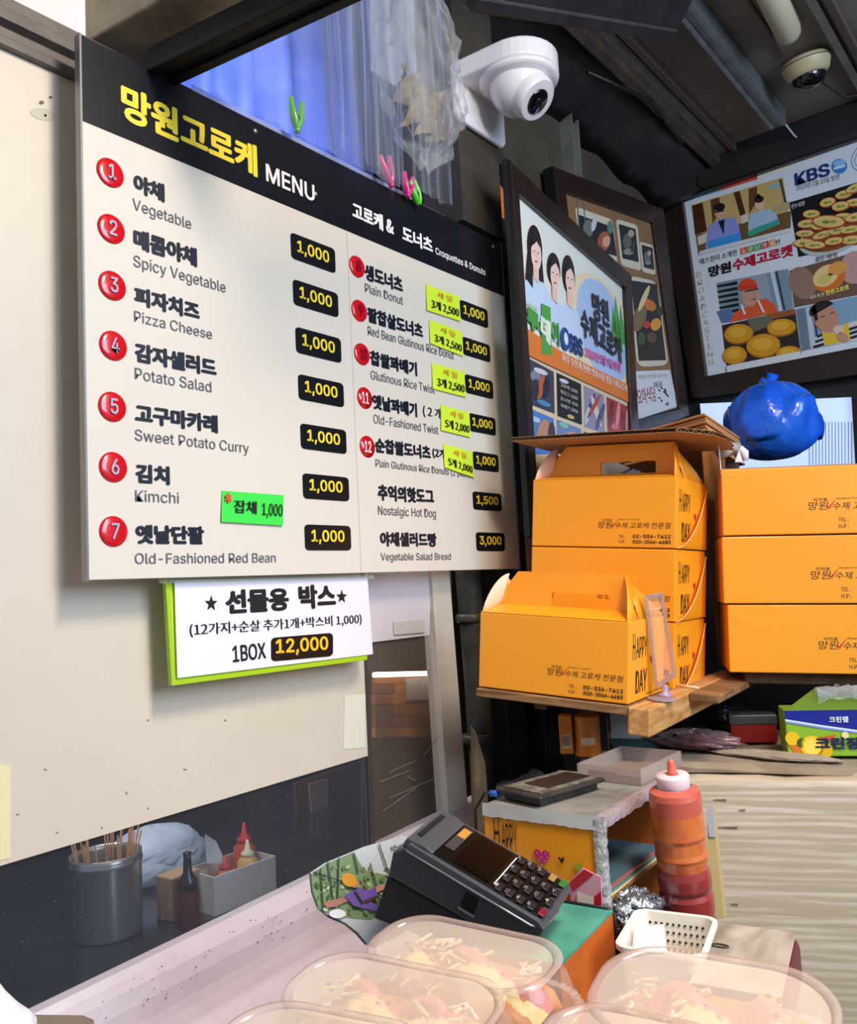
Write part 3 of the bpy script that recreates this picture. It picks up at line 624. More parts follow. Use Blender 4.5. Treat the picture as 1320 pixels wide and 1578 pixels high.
# chopstick on the shelf
c0 = Fi @ hit(1036, 1056, EU, fo); c1 = Fi @ hit(1076, 1062, EU, fo)
mb = MB(F); mb.tube([(c0.x, c0.y, .004), (c1.x, c1.y, .004)], .0022, M('e9cf9a', .6), n=8); mb.build('wooden_stick', label='short pale wooden stick lying on the shelf beside the acrylic stand', cat='stick')
# clear acrylic price stand leaning on the shelf
ac = film('c9b8b8', .22, .8, .06); t = thing('acrylic_stand', 'clear acrylic frame stand leaning against the front orange box', 'stand', at(1020, 1075, 1.36))
Ps = lambda x, y, d=1.40: at(x, y, d)
qo = [(991, 918), (1021, 912), (1043, 1042), (1010, 1062)]; qi = [(998, 925), (1017, 921), (1036, 1036), (1013, 1052)]
for i in range(4):
    j = (i+1) % 4
    mb = MB(); mb.prism([Ps(*qo[i]), Ps(*qo[j]), Ps(*qi[j]), Ps(*qi[i])], ray(1015, 980).normalized()*.006, M('b59a90', .12, alpha=.55, coat=.6)); mb.build('frame_side', t, bevel=.0008)
mb = MB(); mb.prism([Ps(*p, 1.402) for p in qi], ray(1015, 980).normalized()*.001, film('efe2e0', .08, .5, .05)); mb.build('pane', t)
mb = MB(); mb.tube([Ps(997, 941), Ps(1018, 937)], .0006, M('e8d8cc', .3), n=5); mb.build('inner_ridge', t)
kn = Ps(1024, 1062); mb = MB(); mb.lathe([(.004, 0), (.011, .003), (.011, .007), (.005, .010), (.006, .018), (.004, .022)], M('b9a6c0', .15, alpha=.7), n=16, o=hit(1024, 1076, EU, fo), ax=EU); mb.build('hinge', t)
mb = MB(); mb.lathe([(.024, 0), (.024, .002), (.020, .0035), (.0005, .004)], M('a99aa6', .15, alpha=.6), n=24, o=hit(1020, 1078, EU, fo), ax=EU); mb.build('foot', t)
# blue plastic bag behind the right stack
bc = at(1190, 652, 2.25); mb = MB(); rings = []
for j in range(22):
    ph = math.pi*(j+.3)/21.6; z = math.cos(ph); r = math.sin(ph)**.8; ring = []
    for i in range(56):
        a = 2*math.pi*i/56; wr = 1+.05*math.sin(5*a+j*.5)+.04*math.sin(11*a-j*.3)*(1 if z > 0 else .6)+jit(.012)
        top = max(0, z-.75)*4
        ring.append(bc+V((.120*r*wr*math.cos(a), .10*r*wr*math.sin(a), .098*z*(1 if z < .6 else 1+.12*top)-(.02 if r > .9 else 0)*math.sin(3*a))))
    rings.append(ring[::-1])
BLU = M('1a62e4', .22, b=(22, .7), coat=.4, n=(6, '3a86e8', .35))
mb.loops(rings, BLU); bag = mb.build('blue_bag', label='full blue plastic bag with knotted top, behind the right stack of boxes', cat='plastic bag')
mb = MB(); k0 = bc+V((0, 0, .085))
mb.tube([k0, k0+V((.002, 0, .022)), k0+V((.012, 0, .045))], [.03, .012, .016], BLU, n=9); mb.tube([k0+V((0, 0, .02)), k0+V((-.02, 0, .036))], [.012, .008], BLU, n=8); mb.build('knot', bag)
# bright frosted window with thin ribs behind the bag
y2 = 2.93; B2 = Flat((0, y2, 0), (0, 1, 0))
wq = [(1078, 622), (1313, 612), (1320, 725), (1090, 735)]
mb = MB(); B2.prism(mb, wq, 0, .004, M('b9cdf5', .5, emit=.85)); struct(mb, 'window_3', 'frosted daylight window behind the blue bag')
mb = MB(); rb = M('9db4e4', .5)
for i in range(14):
    x = 1246+i*5; B2.prism(mb, [(x, 650), (x+1.2, 650), (x+1.5, 722), (x+.3, 722)], .004, .006, rb)
mb.build('rib', bpy.data.objects['window_3'], kind='stuff')
mb = MB(); B2.prism(mb, [(1311, 608), (1322, 608), (1330, 730), (1318, 730)], 0, .02, M('14161c', .4)); struct(mb, 'window_frame', bevel=.001)

# ================================================================== POSTERS
FR = M('2b1c18', .35, n=(12, '1b1312', .7), b=(30, .15)); FRS = M('0e0f13', .4)
def pframe(P, out, inn, parent, m=FR, h=.02, side=None, d=.03):
    for i in range(4):
        j = (i+1) % 4; mb = MB(); P.prism(mb, [out[i], out[j], inn[j], inn[i]], h-d, h, m, side or m); mb.build('frame_rail', parent, bevel=.0015)
# right poster (broadcast poster) on the back wall
K = Flat((0, BY-.02, 0), (0, 1, 0)); KL = [(1050, 307), (1400, 186), (1400, 520), (1087, 580)]
kb = thing('framed_poster', 'large landscape food photo poster in a wide brown frame on the back wall', 'poster', K.pt(1200, 560))
mb = MB(); K.prism(mb, KL, .0, .006, M('dfe6ee', .4)); mb.build('poster_sheet', kb)
pframe(K, [(1008, 262), (1420, 112), (1440, 560), (1066, 614)], [(1050, 307), (1420, 179), (1420, 516), (1087, 580)], kb, h=.03, d=.05)
h0 = .0068
pc = {}
def PC(c): 
    if c not in pc: pc[c] = M(c, .4)
    return pc[c]
def kp(px, c, k=1, name='poster_print'):
    mb = MB(); K.poly(mb, px, h0+k*.0004, PC(c)); return mb
art = MB()
def q(P, mb, px, c, k): P.poly(mb, px, h0+k*.0004, PC(c))
def e(P, mb, cx, cy, rx, ry, c, k, rot=0, n=18, a0=0, a1=360): P.ell(mb, cx, cy, rx, ry, h0+k*.0004, PC(c), rot, n, a0, a1)
def pic(P, parent, quad, bgc, nm='printed_photo'):
    mb = MB(); q(P, mb, quad, bgc, 1); return mb
# coloured bars
mb = MB(); q(K, mb, [(1052, 306), (1069, 300), (1070, 306), (1053, 312)], '14506e', 1); q(K, mb, [(1069, 300), (1108, 287), (1109, 294), (1070, 306)], '3f9090', 1); q(K, mb, [(1108, 287), (1166, 268), (1167, 276), (1109, 294)], 'd8523a', 1); q(K, mb, [(1166, 268), (1215, 252), (1216, 258), (1167, 275)], 'e6e6c6', 1); mb.build('colour_bar', kb)
# photo of two presenters
mb = MB(); pq = [(1065, 316), (1206, 273), (1218, 357), (1076, 393)]; q(K, mb, pq, 'cbb070', 1)
q(K, mb, [(1066, 317), (1082, 312), (1089, 356), (1071, 362)], '4a2818', 2); q(K, mb, [(1094, 308), (1108, 304), (1110, 322), (1098, 345)], '6a4324', 2); q(K, mb, [(1130, 297), (1139, 294), (1150, 335), (1142, 340)], '4a2c1c', 2); q(K, mb, [(1153, 291), (1166, 287), (1166, 310), (1154, 330)], '6e4426', 2)
q(K, mb, [(1072, 362), (1218, 325), (1218, 357), (1076, 393)], '6f5634', 2); q(K, mb, [(1074, 365), (1090, 358), (1092, 372), (1076, 378)], 'ded8cc', 3); q(K, mb, [(1140, 333), (1152, 328), (1153, 341), (1142, 345)], 'd8d0c8', 3)
q(K, mb, [(1200, 277), (1204, 276), (1212, 312), (1208, 312)], '4a4a44', 3); q(K, mb, [(1186, 286), (1200, 282), (1201, 287), (1188, 291)], '7ac0e0', 3); q(K, mb, [(1190, 318), (1216, 310), (1217, 322), (1192, 328)], 'b9a878', 3)
q(K, mb, [(1088, 368), (1092, 349), (1102, 341), (1112, 337), (1132, 335), (1138, 348), (1142, 372), (1086, 390)], '8f9be0', 4); q(K, mb, [(1106, 341), (1116, 338), (1115, 362)], '1c2030', 5); e(K, mb, 1109, 327, 8, 11, 'd9ab8c', 5, .1); e(K, mb, 1108, 319, 9, 6, '1c1a1c', 6, -.2); q(K, mb, [(1101, 326), (1115, 323), (1115, 325.5), (1101, 328.5)], '2a2426', 7)
q(K, mb, [(1090, 372), (1140, 358), (1142, 370), (1092, 386)], '3e9ae0', 6)
q(K, mb, [(1152, 349), (1155, 332), (1165, 326), (1185, 321), (1196, 330), (1201, 345), (1154, 360)], 'aac6dc', 4); e(K, mb, 1170, 314, 7, 10, 'e8bfa8', 5, .1); e(K, mb, 1169, 307, 7.5, 5.5, '28201e', 6, -.2); e(K, mb, 1168, 302, 3, 3, '28201e', 6); q(K, mb, [(1150, 358), (1165, 350), (1198, 338), (1200, 345), (1155, 365)], '3aa592', 6)
q(K, mb, [(1078, 387), (1218, 351), (1218, 357), (1076, 393)], 'd9dee2', 7); mb.build('presenters_photo', kb)
mb = MB()
def kt(b, x0, y0, x1, y1, h, c, bo=.01, P=K, k=3, mb=None): P.text(mb, b, x0, y0, x1, y1, h, h0+k*.0004, PC(c), bo)
kt('KBS', 1225, 287, 1279, 270, 20, '14357c', .04, mb=mb); kt('2015년 1월 23일 방영', 1227, 294, 1293, 276, 8, '5a5f66', 0, mb=mb); mb.build('poster_lettering', kb)
mb = MB(); e(K, mb, 1293, 256, 12, 11.5, '3a86d0', 2); e(K, mb, 1293, 251, 10, 5, '8cc8f0', 3, -.25); q(K, mb, [(1284, 258), (1302, 253), (1302, 257), (1284, 262)], 'd4ecfa', 4); mb.build('blue_disc_emblem', kb)
mb = MB()
for i in range(14):
    a = 2*math.pi*i/14; b2 = 2*math.pi*(i+1)/14; c = (1322, 248)
    P0 = lambda a, r: (c[0]+r*math.cos(a), c[1]+r*1.35*math.sin(a)-(6 if math.sin(a) < -.8 else 0)); q(K, mb, [P0(a, 11), P0(b2, 11), P0(b2, 10), P0(a, 10)], '4aa8c8', 2); q(K, mb, [P0(a, 6), P0(b2, 6), P0(b2, 5.2), P0(a, 5.2)], '4aa8c8', 2)
mb.build('drop_emblem', kb)
mb = MB(); kt('예스컴이 소개한', 1078, 408, 1136, 393, 9, '40424a', .005, mb=mb)
for i, (c, t2) in enumerate((('e8502a', '소'), ('58a848', '문'), ('38a070', '난'), ('c83040', '맛'), ('e89838', '집'))):
    x = 1140+i*11; y = 392-i*3; q(K, mb, [(x, y-9), (x+10, y-12), (x+11, y-2), (x+1, y+1)], c, 2); kt(t2, x+2, y-1, x+9, y-3, 7, 'f6f0e6', .01, mb=mb, k=4)
kt('!!', 1196, 378, 1202, 376, 8, '40424a', .01, mb=mb)
kt('망원', 1092, 428, 1127, 419, 17, '1b1a1f', .035, mb=mb); kt('수제고로켓', 1129, 418, 1222, 394, 18, 'b81838', .03, mb=mb); mb.build('poster_lettering', kb)
# vertical pale lettering at left margin
mb = MB()
for i, ch in enumerate('BROADCASTING'):
    y = 428+i*12.3; x = 1073+i*1.75; kt(ch, x, y, x+8, y-1.5, 9, 'c9c6b0', .01, mb=mb)
mb.build('poster_lettering', kb)
# platter of cut croquettes
def croq(P, mb, x, y, rx, ry, k, rot, cut=True):
    e(P, mb, x, y, rx, ry, 'b4562a', k, rot, 14); e(P, mb, x-.6, y-.6, rx*.92, ry*.8, 'e8c280', k+1, rot, 14)
    if cut: e(P, mb, x, y, rx*.72, ry*.52, 'dcc66a', k+2, rot, 12); e(P, mb, x-rx*.2, y+.2, rx*.25, ry*.25, '7d8a3a', k+3, rot, 8); e(P, mb, x+rx*.25, y-.4, rx*.2, ry*.22, '8e9a48', k+3, rot, 8)
mb = MB(); q(K, mb, [(1216, 312), (1330, 278), (1345, 372), (1230, 396)], '17181a', 1)
e(K, mb, 1282, 365, 54, 26, 'b8c6c0', 2, -.3, 24); e(K, mb, 1284, 362, 51, 23, '8a4a24', 3, -.3, 24)
random.seed(3); lst = [(1300, 300), (1318, 290), (1275, 312), (1295, 318), (1318, 312), (1250, 330), (1244, 345), (1262, 348), (1240, 360), (1300, 335), (1318, 335), (1255, 378), (1268, 362), (1290, 355), (1310, 354), (1285, 372), (1312, 370), (1240, 375)]
for i, (x, y) in enumerate(lst): croq(K, mb, x, y, random.uniform(13, 19), random.uniform(6, 8), 4+(i % 4)*4, -.2+jit(.2))
croq(K, mb, 1277, 342, 26, 11, 22, .02); mb.build('croquette_photo', kb)
mb = MB(); kt('진수성찬', 1219, 322, 1240, 316, 7, 'dfe4ea', .01, mb=mb, k=5); mb.build('poster_lettering', kb)
# baker with red cap
mb = MB(); q(K, mb, [(1104, 436), (1214, 414), (1223, 477), (1112, 498)], '7f97a8', 1)
for i in range(7): y = 440+i*8.3; q(K, mb, [(1104+i, y), (1135+i*.6, y-6.5), (1136+i*.6, y-1.5), (1105+i, y+3.2)], '15181c', 2)
q(K, mb, [(1186, 420), (1192, 418), (1205, 478), (1200, 480)], 'cfd6da', 2); q(K, mb, [(1194, 418), (1197, 417), (1210, 477), (1207, 478)], '24405c', 3); q(K, mb, [(1136, 430), (1180, 421), (1190, 470), (1145, 480)], '95a8b4', 2)
q(K, mb, [(1104, 480), (1128, 474), (1126, 496), (1112, 498)], '5f78a8', 3)
q(K, mb, [(1124, 497), (1130, 482), (1150, 473), (1168, 462), (1180, 460), (1192, 468), (1198, 481)], 'e05a34', 4); e(K, mb, 1155, 456, 13, 17, 'c99a80', 5, .15); e(K, mb, 1152, 441, 14, 12, 'e0482a', 6, -.1, 18, 180, 360); q(K, mb, [(1138, 441), (1166, 439), (1167, 444), (1139, 448)], 'd23c22', 7)
q(K, mb, [(1147, 448), (1168, 444), (1168, 446), (1148, 450)], '33302e', 8); e(K, mb, 1161, 461, 4, 1.2, '9c5548', 8, -.1); e(K, mb, 1168, 454, 3.5, 4, 'd0a288', 6)
q(K, mb, [(1140, 470), (1143, 469), (1149, 484), (1146, 485)], 'f0e6e0', 8); q(K, mb, [(1166, 463), (1169, 462), (1178, 481), (1175, 482)], 'f0e6e0', 8); mb.build('baker_photo', kb)
# hand opening a croquette
mb = MB(); q(K, mb, [(1216, 417), (1330, 385), (1345, 450), (1224, 474)], '6f5545', 1); e(K, mb, 1236, 436, 20, 26, '98796a', 2, -.4); e(K, mb, 1316, 412, 22, 26, 'c59c98', 2, .3); e(K, mb, 1277, 428, 27, 20, 'd8762e', 3, -.5); e(K, mb, 1272, 425, 22, 15, 'f0cf8a', 4, -.6); e(K, mb, 1290, 413, 15, 10, 'e8a050', 5, -.4); e(K, mb, 1270, 430, 12, 7, 'd8c86a', 5, -.6); e(K, mb, 1279, 423, 4, 2, '5f4a26', 6)
kt('속이 꽉 찬', 1248, 462, 1270, 456, 6, 'f2eadc', .01, mb=mb, k=7); kt('한판고로켓', 1272, 456, 1308, 446, 8, 'f4dc6a', .03, mb=mb, k=7); kt('겉은 바삭', 1256, 404, 1290, 396, 8, '3a3c40', .01, mb=mb, k=7); mb.build('hand_photo', kb)
# fried croquettes
mb = MB(); q(K, mb, [(1112, 501), (1225, 478), (1233, 541), (1119, 564)], '2c2620', 1); q(K, mb, [(1150, 492), (1190, 484), (1190, 500), (1160, 512)], '6a6c58', 2); q(K, mb, [(1180, 484), (1225, 476), (1226, 484), (1190, 492)], '9c5a30', 3)
for x, y, rx, ry in ((1138, 515, 23, 16), (1204, 505, 23, 14), (1132, 548, 19, 15), (1176, 533, 27, 19), (1215, 545, 20, 12)): 
    k = 4 if y < 530 else 8
    e(K, mb, x, y, rx, ry, 'a86818', k, -.1); e(K, mb, x-.5, y-1, rx*.95, ry*.9, 'd89a22', k+1, -.1); e(K, mb, x-2, y-3, rx*.6, ry*.5, 'e8b03a', k+2, -.1)
q(K, mb, [(1119, 564), (1233, 541), (1235, 556), (1121, 580)], 'e1e4e4', 14); mb.build('fried_croquettes_photo', kb)
# man eating
mb = MB(); q(K, mb, [(1226, 476), (1340, 452), (1345, 520), (1234, 541)], '87aac4', 1); q(K, mb, [(1227, 478), (1240, 475), (1248, 538), (1235, 541)], '6d8190', 2); q(K, mb, [(1241, 475), (1248, 473), (1257, 536), (1249, 538)], 'c4d2da', 2); q(K, mb, [(1251, 474), (1254, 473), (1262, 534), (1259, 535)], '2a4a66', 3)
q(K, mb, [(1250, 536), (1256, 520), (1276, 508), (1318, 494), (1330, 500), (1330, 524)], 'd9dcdc', 4)
for i in range(3): q(K, mb, [(1252+i*3, 533-i*8), (1276, 526-i*8), (1277, 530-i*8), (1253+i*3, 537-i*8)], '1e2836', 5); q(K, mb, [(1306, 506+i*7), (1325, 500+i*7), (1326, 504+i*7), (1307, 510+i*7)], '1e2836', 5)
q(K, mb, [(1265, 508), (1285, 513), (1306, 496), (1310, 524), (1270, 533)], 'e8c43a', 6); e(K, mb, 1272, 490, 19, 24, 'c88f74', 7, -.5); e(K, mb, 1266, 477, 20, 13, '221c1e', 8, -.35, 18, 160, 350); q(K, mb, [(1250, 476), (1256, 470), (1260, 492), (1256, 496)], '221c1e', 8)
q(K, mb, [(1264, 488), (1271, 486), (1271, 487.5), (1264, 489.5)], '4a2c28', 9); q(K, mb, [(1278, 483), (1285, 480), (1285, 481.5), (1278, 484.5)], '4a2c28', 9); e(K, mb, 1291, 508, 8, 7, 'e4c8b8', 9); e(K, mb, 1298, 520, 10, 7, 'c89478', 9, .4); mb.build('eating_man_photo', kb)

# middle poster: tall portrait, leaning forward from the left wall
pL = at(788, 250, 1.92); dirP = (RW @ V((820, 40, 1310))).normalized(); nP = dirP.cross(V((0, 0, 1)))
P1 = Flat(pL, nP)
sp = thing('framed_poster', 'tall brown framed poster with three portraits, beside the menu board', 'poster', P1.pt(890, 700))
o1 = [(788, 250), (972, 426), (985, 712), (824, 800)]; i1 = [(800, 297), (964, 445), (974, 706), (833, 770)]
mb = MB(); P1.prism(mb, [(796, 290), (968, 440), (978, 712), (830, 780)], 0, .006, M('dde3de', .4)); mb.build('poster_sheet', sp)
pframe(P1, [(788, 250), (973, 425), (987, 735), (824, 830)], [(800, 297), (964, 443), (976, 722), (831, 790)], sp, h=.018, d=.018)
mb = MB(); P1.prism(mb, [(780, 244), (788, 249), (824, 830), (816, 826)], .004, .016, FRS); mb.build('frame_side', sp)
mb = MB(); e(P1, mb, 925, 512, 46, 96, 'e6d8b6', 1, -.32, 26); e(P1, mb, 928, 510, 34, 84, 'a9c4ec', 2, -.27, 26); mb.build('sky_oval_print', sp)
mb = MB()
for i, (x, y) in enumerate(((948, 475), (956, 490), (944, 490), (951, 500))): q(P1, mb, [(x-4, y+36), (x, y-20), (x+9, y+44)], '4ea04a', 3)
mb.build('leaf_print', sp)
for (hx0, hy0, s2, long) in ((824, 388, 1.12, True), (853, 421, 1.0, False), (876, 429, .95, True)):
    mb = MB(); dx = s2
    q(P1, mb, [(hx0-16*s2, hy0+48), (hx0-4, hy0+36), (hx0+10, hy0+46), (hx0+20*s2, hy0+62), (hx0+24, hy0+120), (hx0-12, hy0+96)], 'c4d8f4', 4 if long else 3)
    e(P1, mb, hx0, hy0-6, 10*s2, 32*s2 if long else 26*s2, '241c1e', 5, -.08)
    if long and s2 > 1: q(P1, mb, [(hx0-11, hy0), (hx0-4, hy0+8), (hx0-3, hy0+56), (hx0-14, hy0+40)], '241c1e', 6); q(P1, mb, [(hx0+5, hy0), (hx0+10, hy0), (hx0+14, hy0+48), (hx0+6, hy0+44)], '241c1e', 6)
    q(P1, mb, [(hx0-3, hy0+16), (hx0+6, hy0+20), (hx0+6, hy0+48), (hx0-2, hy0+40)], 'e6c4b6', 7); e(P1, mb, hx0+2, hy0+4, 7*s2, 22*s2, 'ecccc0', 8, -.06)
    e(P1, mb, hx0-1, hy0-1, 1.3, 1.0, '3a2824', 9, n=8); e(P1, mb, hx0+5, hy0+2, 1.2, 1.0, '3a2824', 9, n=8); e(P1, mb, hx0+2, hy0+15, 2.6, 1.4, 'b04a4c', 9, .3, n=8); q(P1, mb, [(hx0+1.6, hy0+3), (hx0+3, hy0+8), (hx0+1.2, hy0+8)], 'd8a898', 9)
    q(P1, mb, [(hx0-6, hy0-8), (hx0-4, hy0-22), (hx0+6, hy0-20), (hx0+8, hy0-6), (hx0+3, hy0-16)], '241c1e', 9)
    mb.build('portrait_print', sp)
mb = MB(); q(P1, mb, [(806, 502), (862, 540), (905, 562), (970, 594), (970, 621), (809, 545)], 'd87a34', 10); mb.build('orange_band', sp)
mb = MB(); q(P1, mb, [(834, 467), (848, 474), (850, 548), (834, 545)], '4ca048', 11); mb.build('green_block', sp)
mb = MB()
def s1(b, x0, y0, x1, y1, h, c, bo, k=12): P1.text(mb, b, x0, y0, x1, y1, h, h0+k*.0004, PC(c), bo)
s1('투', 811, 502, 832, 518, 32, '4ca048', .05); s1('데', 832, 518, 848, 534, 38, 'e4ecdc', .05, 13); s1('이', 850, 528, 863, 535, 36, '4ca048', .03)
e(P1, mb, 871, 522, 7, 18, '1d4f9c', 12, -.12); e(P1, mb, 872, 522, 3, 10, 'dfe6ea', 13, -.12); s1('SBS', 878, 541, 899, 551, 28, '1a3c74', .05)
s1('생방송', 812, 474, 829, 484, 10, 'b9c860', .01)
mb.build('poster_lettering', sp); mb = MB()
s1('망원', 915, 492, 940, 506, 42, '27303a', .02, 14); s1('수제고로케', 896, 516, 958, 562, 44, '27303a', .02, 14); mb.build('poster_lettering', sp); mb = MB()
s1('2020년 5월 7일 방영', 902, 549, 957, 574, 15, 'd85a9a', .02, 14); s1('하루 오천개 완판! 망원시장 명물 수제고로케', 866, 557, 966, 605, 13, 'f4e6da', .012, 14); mb.build('poster_lettering', sp)
mb = MB(); q(P1, mb, [(809, 545), (970, 621), (977, 724), (832, 790)], 'd6c8a8', 1); mb.build('photo_grid_ground', sp)
def tile(x0, x1, yt0, yt1, yb0, yb1, c, blobs, nm='photo_tile', txt=None):
    mb = MB(); Q = [(x0, yt0), (x1, yt1), (x1+1.5, yb1), (x0+1.5, yb0)]; q(P1, mb, Q, c, 2)
    for (u, v, ru, rv, col, k, rot) in blobs:
        cc = lerp(lerp(Q[0], Q[1], u), lerp(Q[3], Q[2], u), v); e(P1, mb, cc[0], cc[1], ru, rv, col, 3+k, rot, 10)
    if txt:
        for i, t3 in enumerate(txt):
            a = lerp(lerp(Q[0], Q[1], .15), lerp(Q[3], Q[2], .15), .28+.16*i); b = lerp(lerp(Q[0], Q[1], .85), lerp(Q[3], Q[2], .85), .28+.16*i)
            P1.text(mb, t3, a[0], a[1], b[0], b[1], 6, h0+.0032, PC('d8d8d0'), 0)
    mb.build(nm, sp)
tile(812, 853, 551, 573, 622, 638, '3a3f52', [(.3, .3, 8, 9, '7c8296', 0, 0), (.5, .5, 6, 20, 'a8603c', 1, .2), (.7, .45, 5, 18, '22283c', 2, .1), (.3, .6, 5, 16, '2a2f40', 1, 0), (.5, .15, 12, 4, 'c8ccd4', 2, .4), (.6, .85, 12, 4, '4f86b0', 2, .4)])
tile(857, 895, 574, 592, 641, 655, '161b1c', [(.3, .12, 8, 3, 'c8ccd0', 1, .4), (.55, .9, 6, 3, 'c8b060', 1, .4)], txt=['고로케 1000', '핫도그 1500', '도너츠 900', '꽈배기 1000'])
tile(899, 930, 594, 609, 658, 668, '8c8fa8', [(.3, .5, 4, 26, '4a4c6c', 0, .3), (.6, .5, 4, 26, 'd8c8c8', 1, -.3), (.5, .4, 3, 22, 'a85040', 2, .5), (.8, .6, 4, 22, '4f5a8c', 1, .3), (.15, .7, 4, 14, 'b8c4d8', 2, .2)])
tile(934, 968, 611, 627, 669, 674, 'a03c3c', [(.2, .4, 4, 20, '7c2428', 0, .1), (.5, .4, 3, 22, 'd89088', 1, .1), (.75, .6, 4, 20, '7c2428', 0, -.1), (.35, .75, 6, 5, 'd87070', 2, .1), (.9, .5, 2, 20, 'd89088', 1, 0)])
tile(813, 853, 628, 645, 700, 700, '4c7cc0', [(.6, .5, 11, 24, 'b08868', 1, .1), (.9, .5, 6, 22, '3a3a48', 2, 0), (.3, .2, 8, 4, 'a8c4e0', 2, .4)])
tile(857, 895, 646, 661, 700, 700, '6f86b4', [(.3, .1, 8, 4, '7cc0a8', 1, .4), (.6, .4, 10, 8, 'c89890', 1, .2)])
tile(899, 930, 665, 674, 700, 700, '2c3440', [(.5, .3, 8, 4, '98a0b0', 1, .3)])
# far-left small orange poster in the gap
t = thing('framed_poster', 'narrow dark framed orange poster in the gap between menu board and tall poster', 'poster', RL.pt(765, 400))
mb = MB(); RL.prism(mb, [(747, 240), (790, 262), (800, 470), (757, 470)], .01, .03, M('120f11', .4)); mb.build('frame_rail', t)
mb = MB(); RL.poly(mb, [(752, 271), (770, 284), (775, 292), (777, 336), (757, 350), (752, 300)], .0306, M('d8783c', .5)); RL.poly(mb, [(754, 288), (764, 297), (766, 330), (757, 345)], .031, M('3a1c30', .5)); RL.ell(mb, 759, 318, 3, 6, .0314, M('cdd0d4', .5), -.3); mb.build('poster_print', t)
mb = MB(); RL.prism(mb, [(766, 330), (780, 340), (790, 470), (766, 470)], .031, .032, M('2a1214', .6)); mb.build('poster_print', t)

# rear poster on the left wall with pasted photographs
P2 = Flat((-1.135, 0, 0), (1, 0, 0)); Pn = P2
rp = thing('framed_poster', 'brown framed board of pasted photographs in the corner behind the tall poster', 'poster', P2.pt(1000, 640))
mb = MB(); P2.prism(mb, [(868, 285), (1004, 345), (1048, 628), (905, 665)], -.01, .002, M('8d6b4d', .6, n=(20, '7a5838', .5))); mb.build('poster_sheet', rp)
pframe(P2, [(854, 257), (1022, 322), (1062, 640), (902, 700)], [(872, 296), (1006, 343), (1047, 630), (915, 663)], rp, h=.012, d=.022)
mb = MB(); P2.prism(mb, [(850, 256), (855, 257), (905, 700), (899, 700)], -.02, .010, FRS); mb.build('frame_side', rp)
h0 = .003
def pola(Q, inner, blobs, nm='pasted_photo'):
    mb = MB(); P2.prism(mb, rquad(Q, .08), .002, .0032, M('cfc9b4', .5)); o = mb.build(nm, rp)
    mb = MB(); P2.poly(mb, inner, .0036, PC('23262a'))
    for (cx, cy, rx, ry, col, k, rot) in blobs: P2.ell(mb, cx, cy, rx, ry, .0038+k*.0003, PC(col), rot, 12)
    mb.build('picture', o)
pola([(886, 318), (944, 339), (952, 415), (896, 395)], [(889, 330), (944, 350), (950, 395), (896, 380)], [(906, 352, 8, 14, '6f7478', 0, 0), (930, 372, 10, 16, 'a05a40', 1, .2), (934, 372, 6, 9, 'd8a08c', 2, .2), (940, 350, 5, 10, '5c8478', 1, 0), (915, 345, 4, 12, 'c8ccd0', 2, .2)])
pola([(949, 337), (982, 347), (988, 418), (957, 409)], [(953, 345), (979, 353), (984, 404), (959, 398)], [(966, 372, 7, 12, '5f6462', 0, 0), (972, 360, 5, 6, 'a8a08c', 1, 0), (968, 388, 8, 5, '8c8c80', 1, 0), (975, 380, 3, 9, '3a4038', 2, .2)])
pola([(985, 372), (1006, 378), (1010, 424), (990, 419)], [(988, 377), (1005, 382), (1008, 416), (992, 412)], [(997, 396, 5, 9, '6a6c66', 0, 0), (1000, 390, 3, 4, 'b0a898', 1, 0), (998, 405, 5, 3, '88887c', 1, 0)])
pola([(968, 424), (1012, 434), (1030, 563), (982, 566)], [(972, 432), (1012, 438), (1026, 555), (984, 556)], [(1000, 470, 12, 8, 'c8742c', 0, .6), (985, 490, 10, 22, '7a6a48', 1, .3), (1010, 500, 8, 10, 'e09a38', 2, .4), (992, 460, 4, 22, 'd8c890', 2, .4), (1004, 520, 8, 8, '5c4638', 1, 0), (996, 500, 6, 6, 'b8403c', 3, 0), (1016, 480, 5, 8, '3a3c34', 2, 0), (988, 522, 6, 10, '3f5a3c', 2, 0)])
mb = MB(); P2.prism(mb, [(980, 572), (1032, 570), (1044, 626), (984, 646)], .002, .003, M('d4dade', .5)); o = mb.build('pasted_photo', rp)
mb = MB(); P2.text(mb, '요마식당', 984, 625, 1012, 618, 26, .0035, PC('a03848'), .005); P2.text(mb, '튀김', 1008, 598, 1020, 596, 9, .0035, PC('2a2a2e'), .01)
for i in range(12): P2.ell(mb, 1022+jit(7), 610+jit(14), 2.4, 1.3, .0035, PC('3a3c3c'), .8+jit(.4), 7)
mb.build('lettering', o)
mb = MB(); P2.text(mb, '영업시간 안내 오전 9시', 984, 584, 1028, 581, 6, .0036, PC('8a7a60'), 0); mb.build('lettering', o)
# ================================================================== PLASTIC FILM, PEGS, CAMERAS, CEILING THINGS
FILM = film('c8d4ea', .01, .40, .08); FILM2 = film('b4c0d0', .015, .50, .08, b=(30, .7))
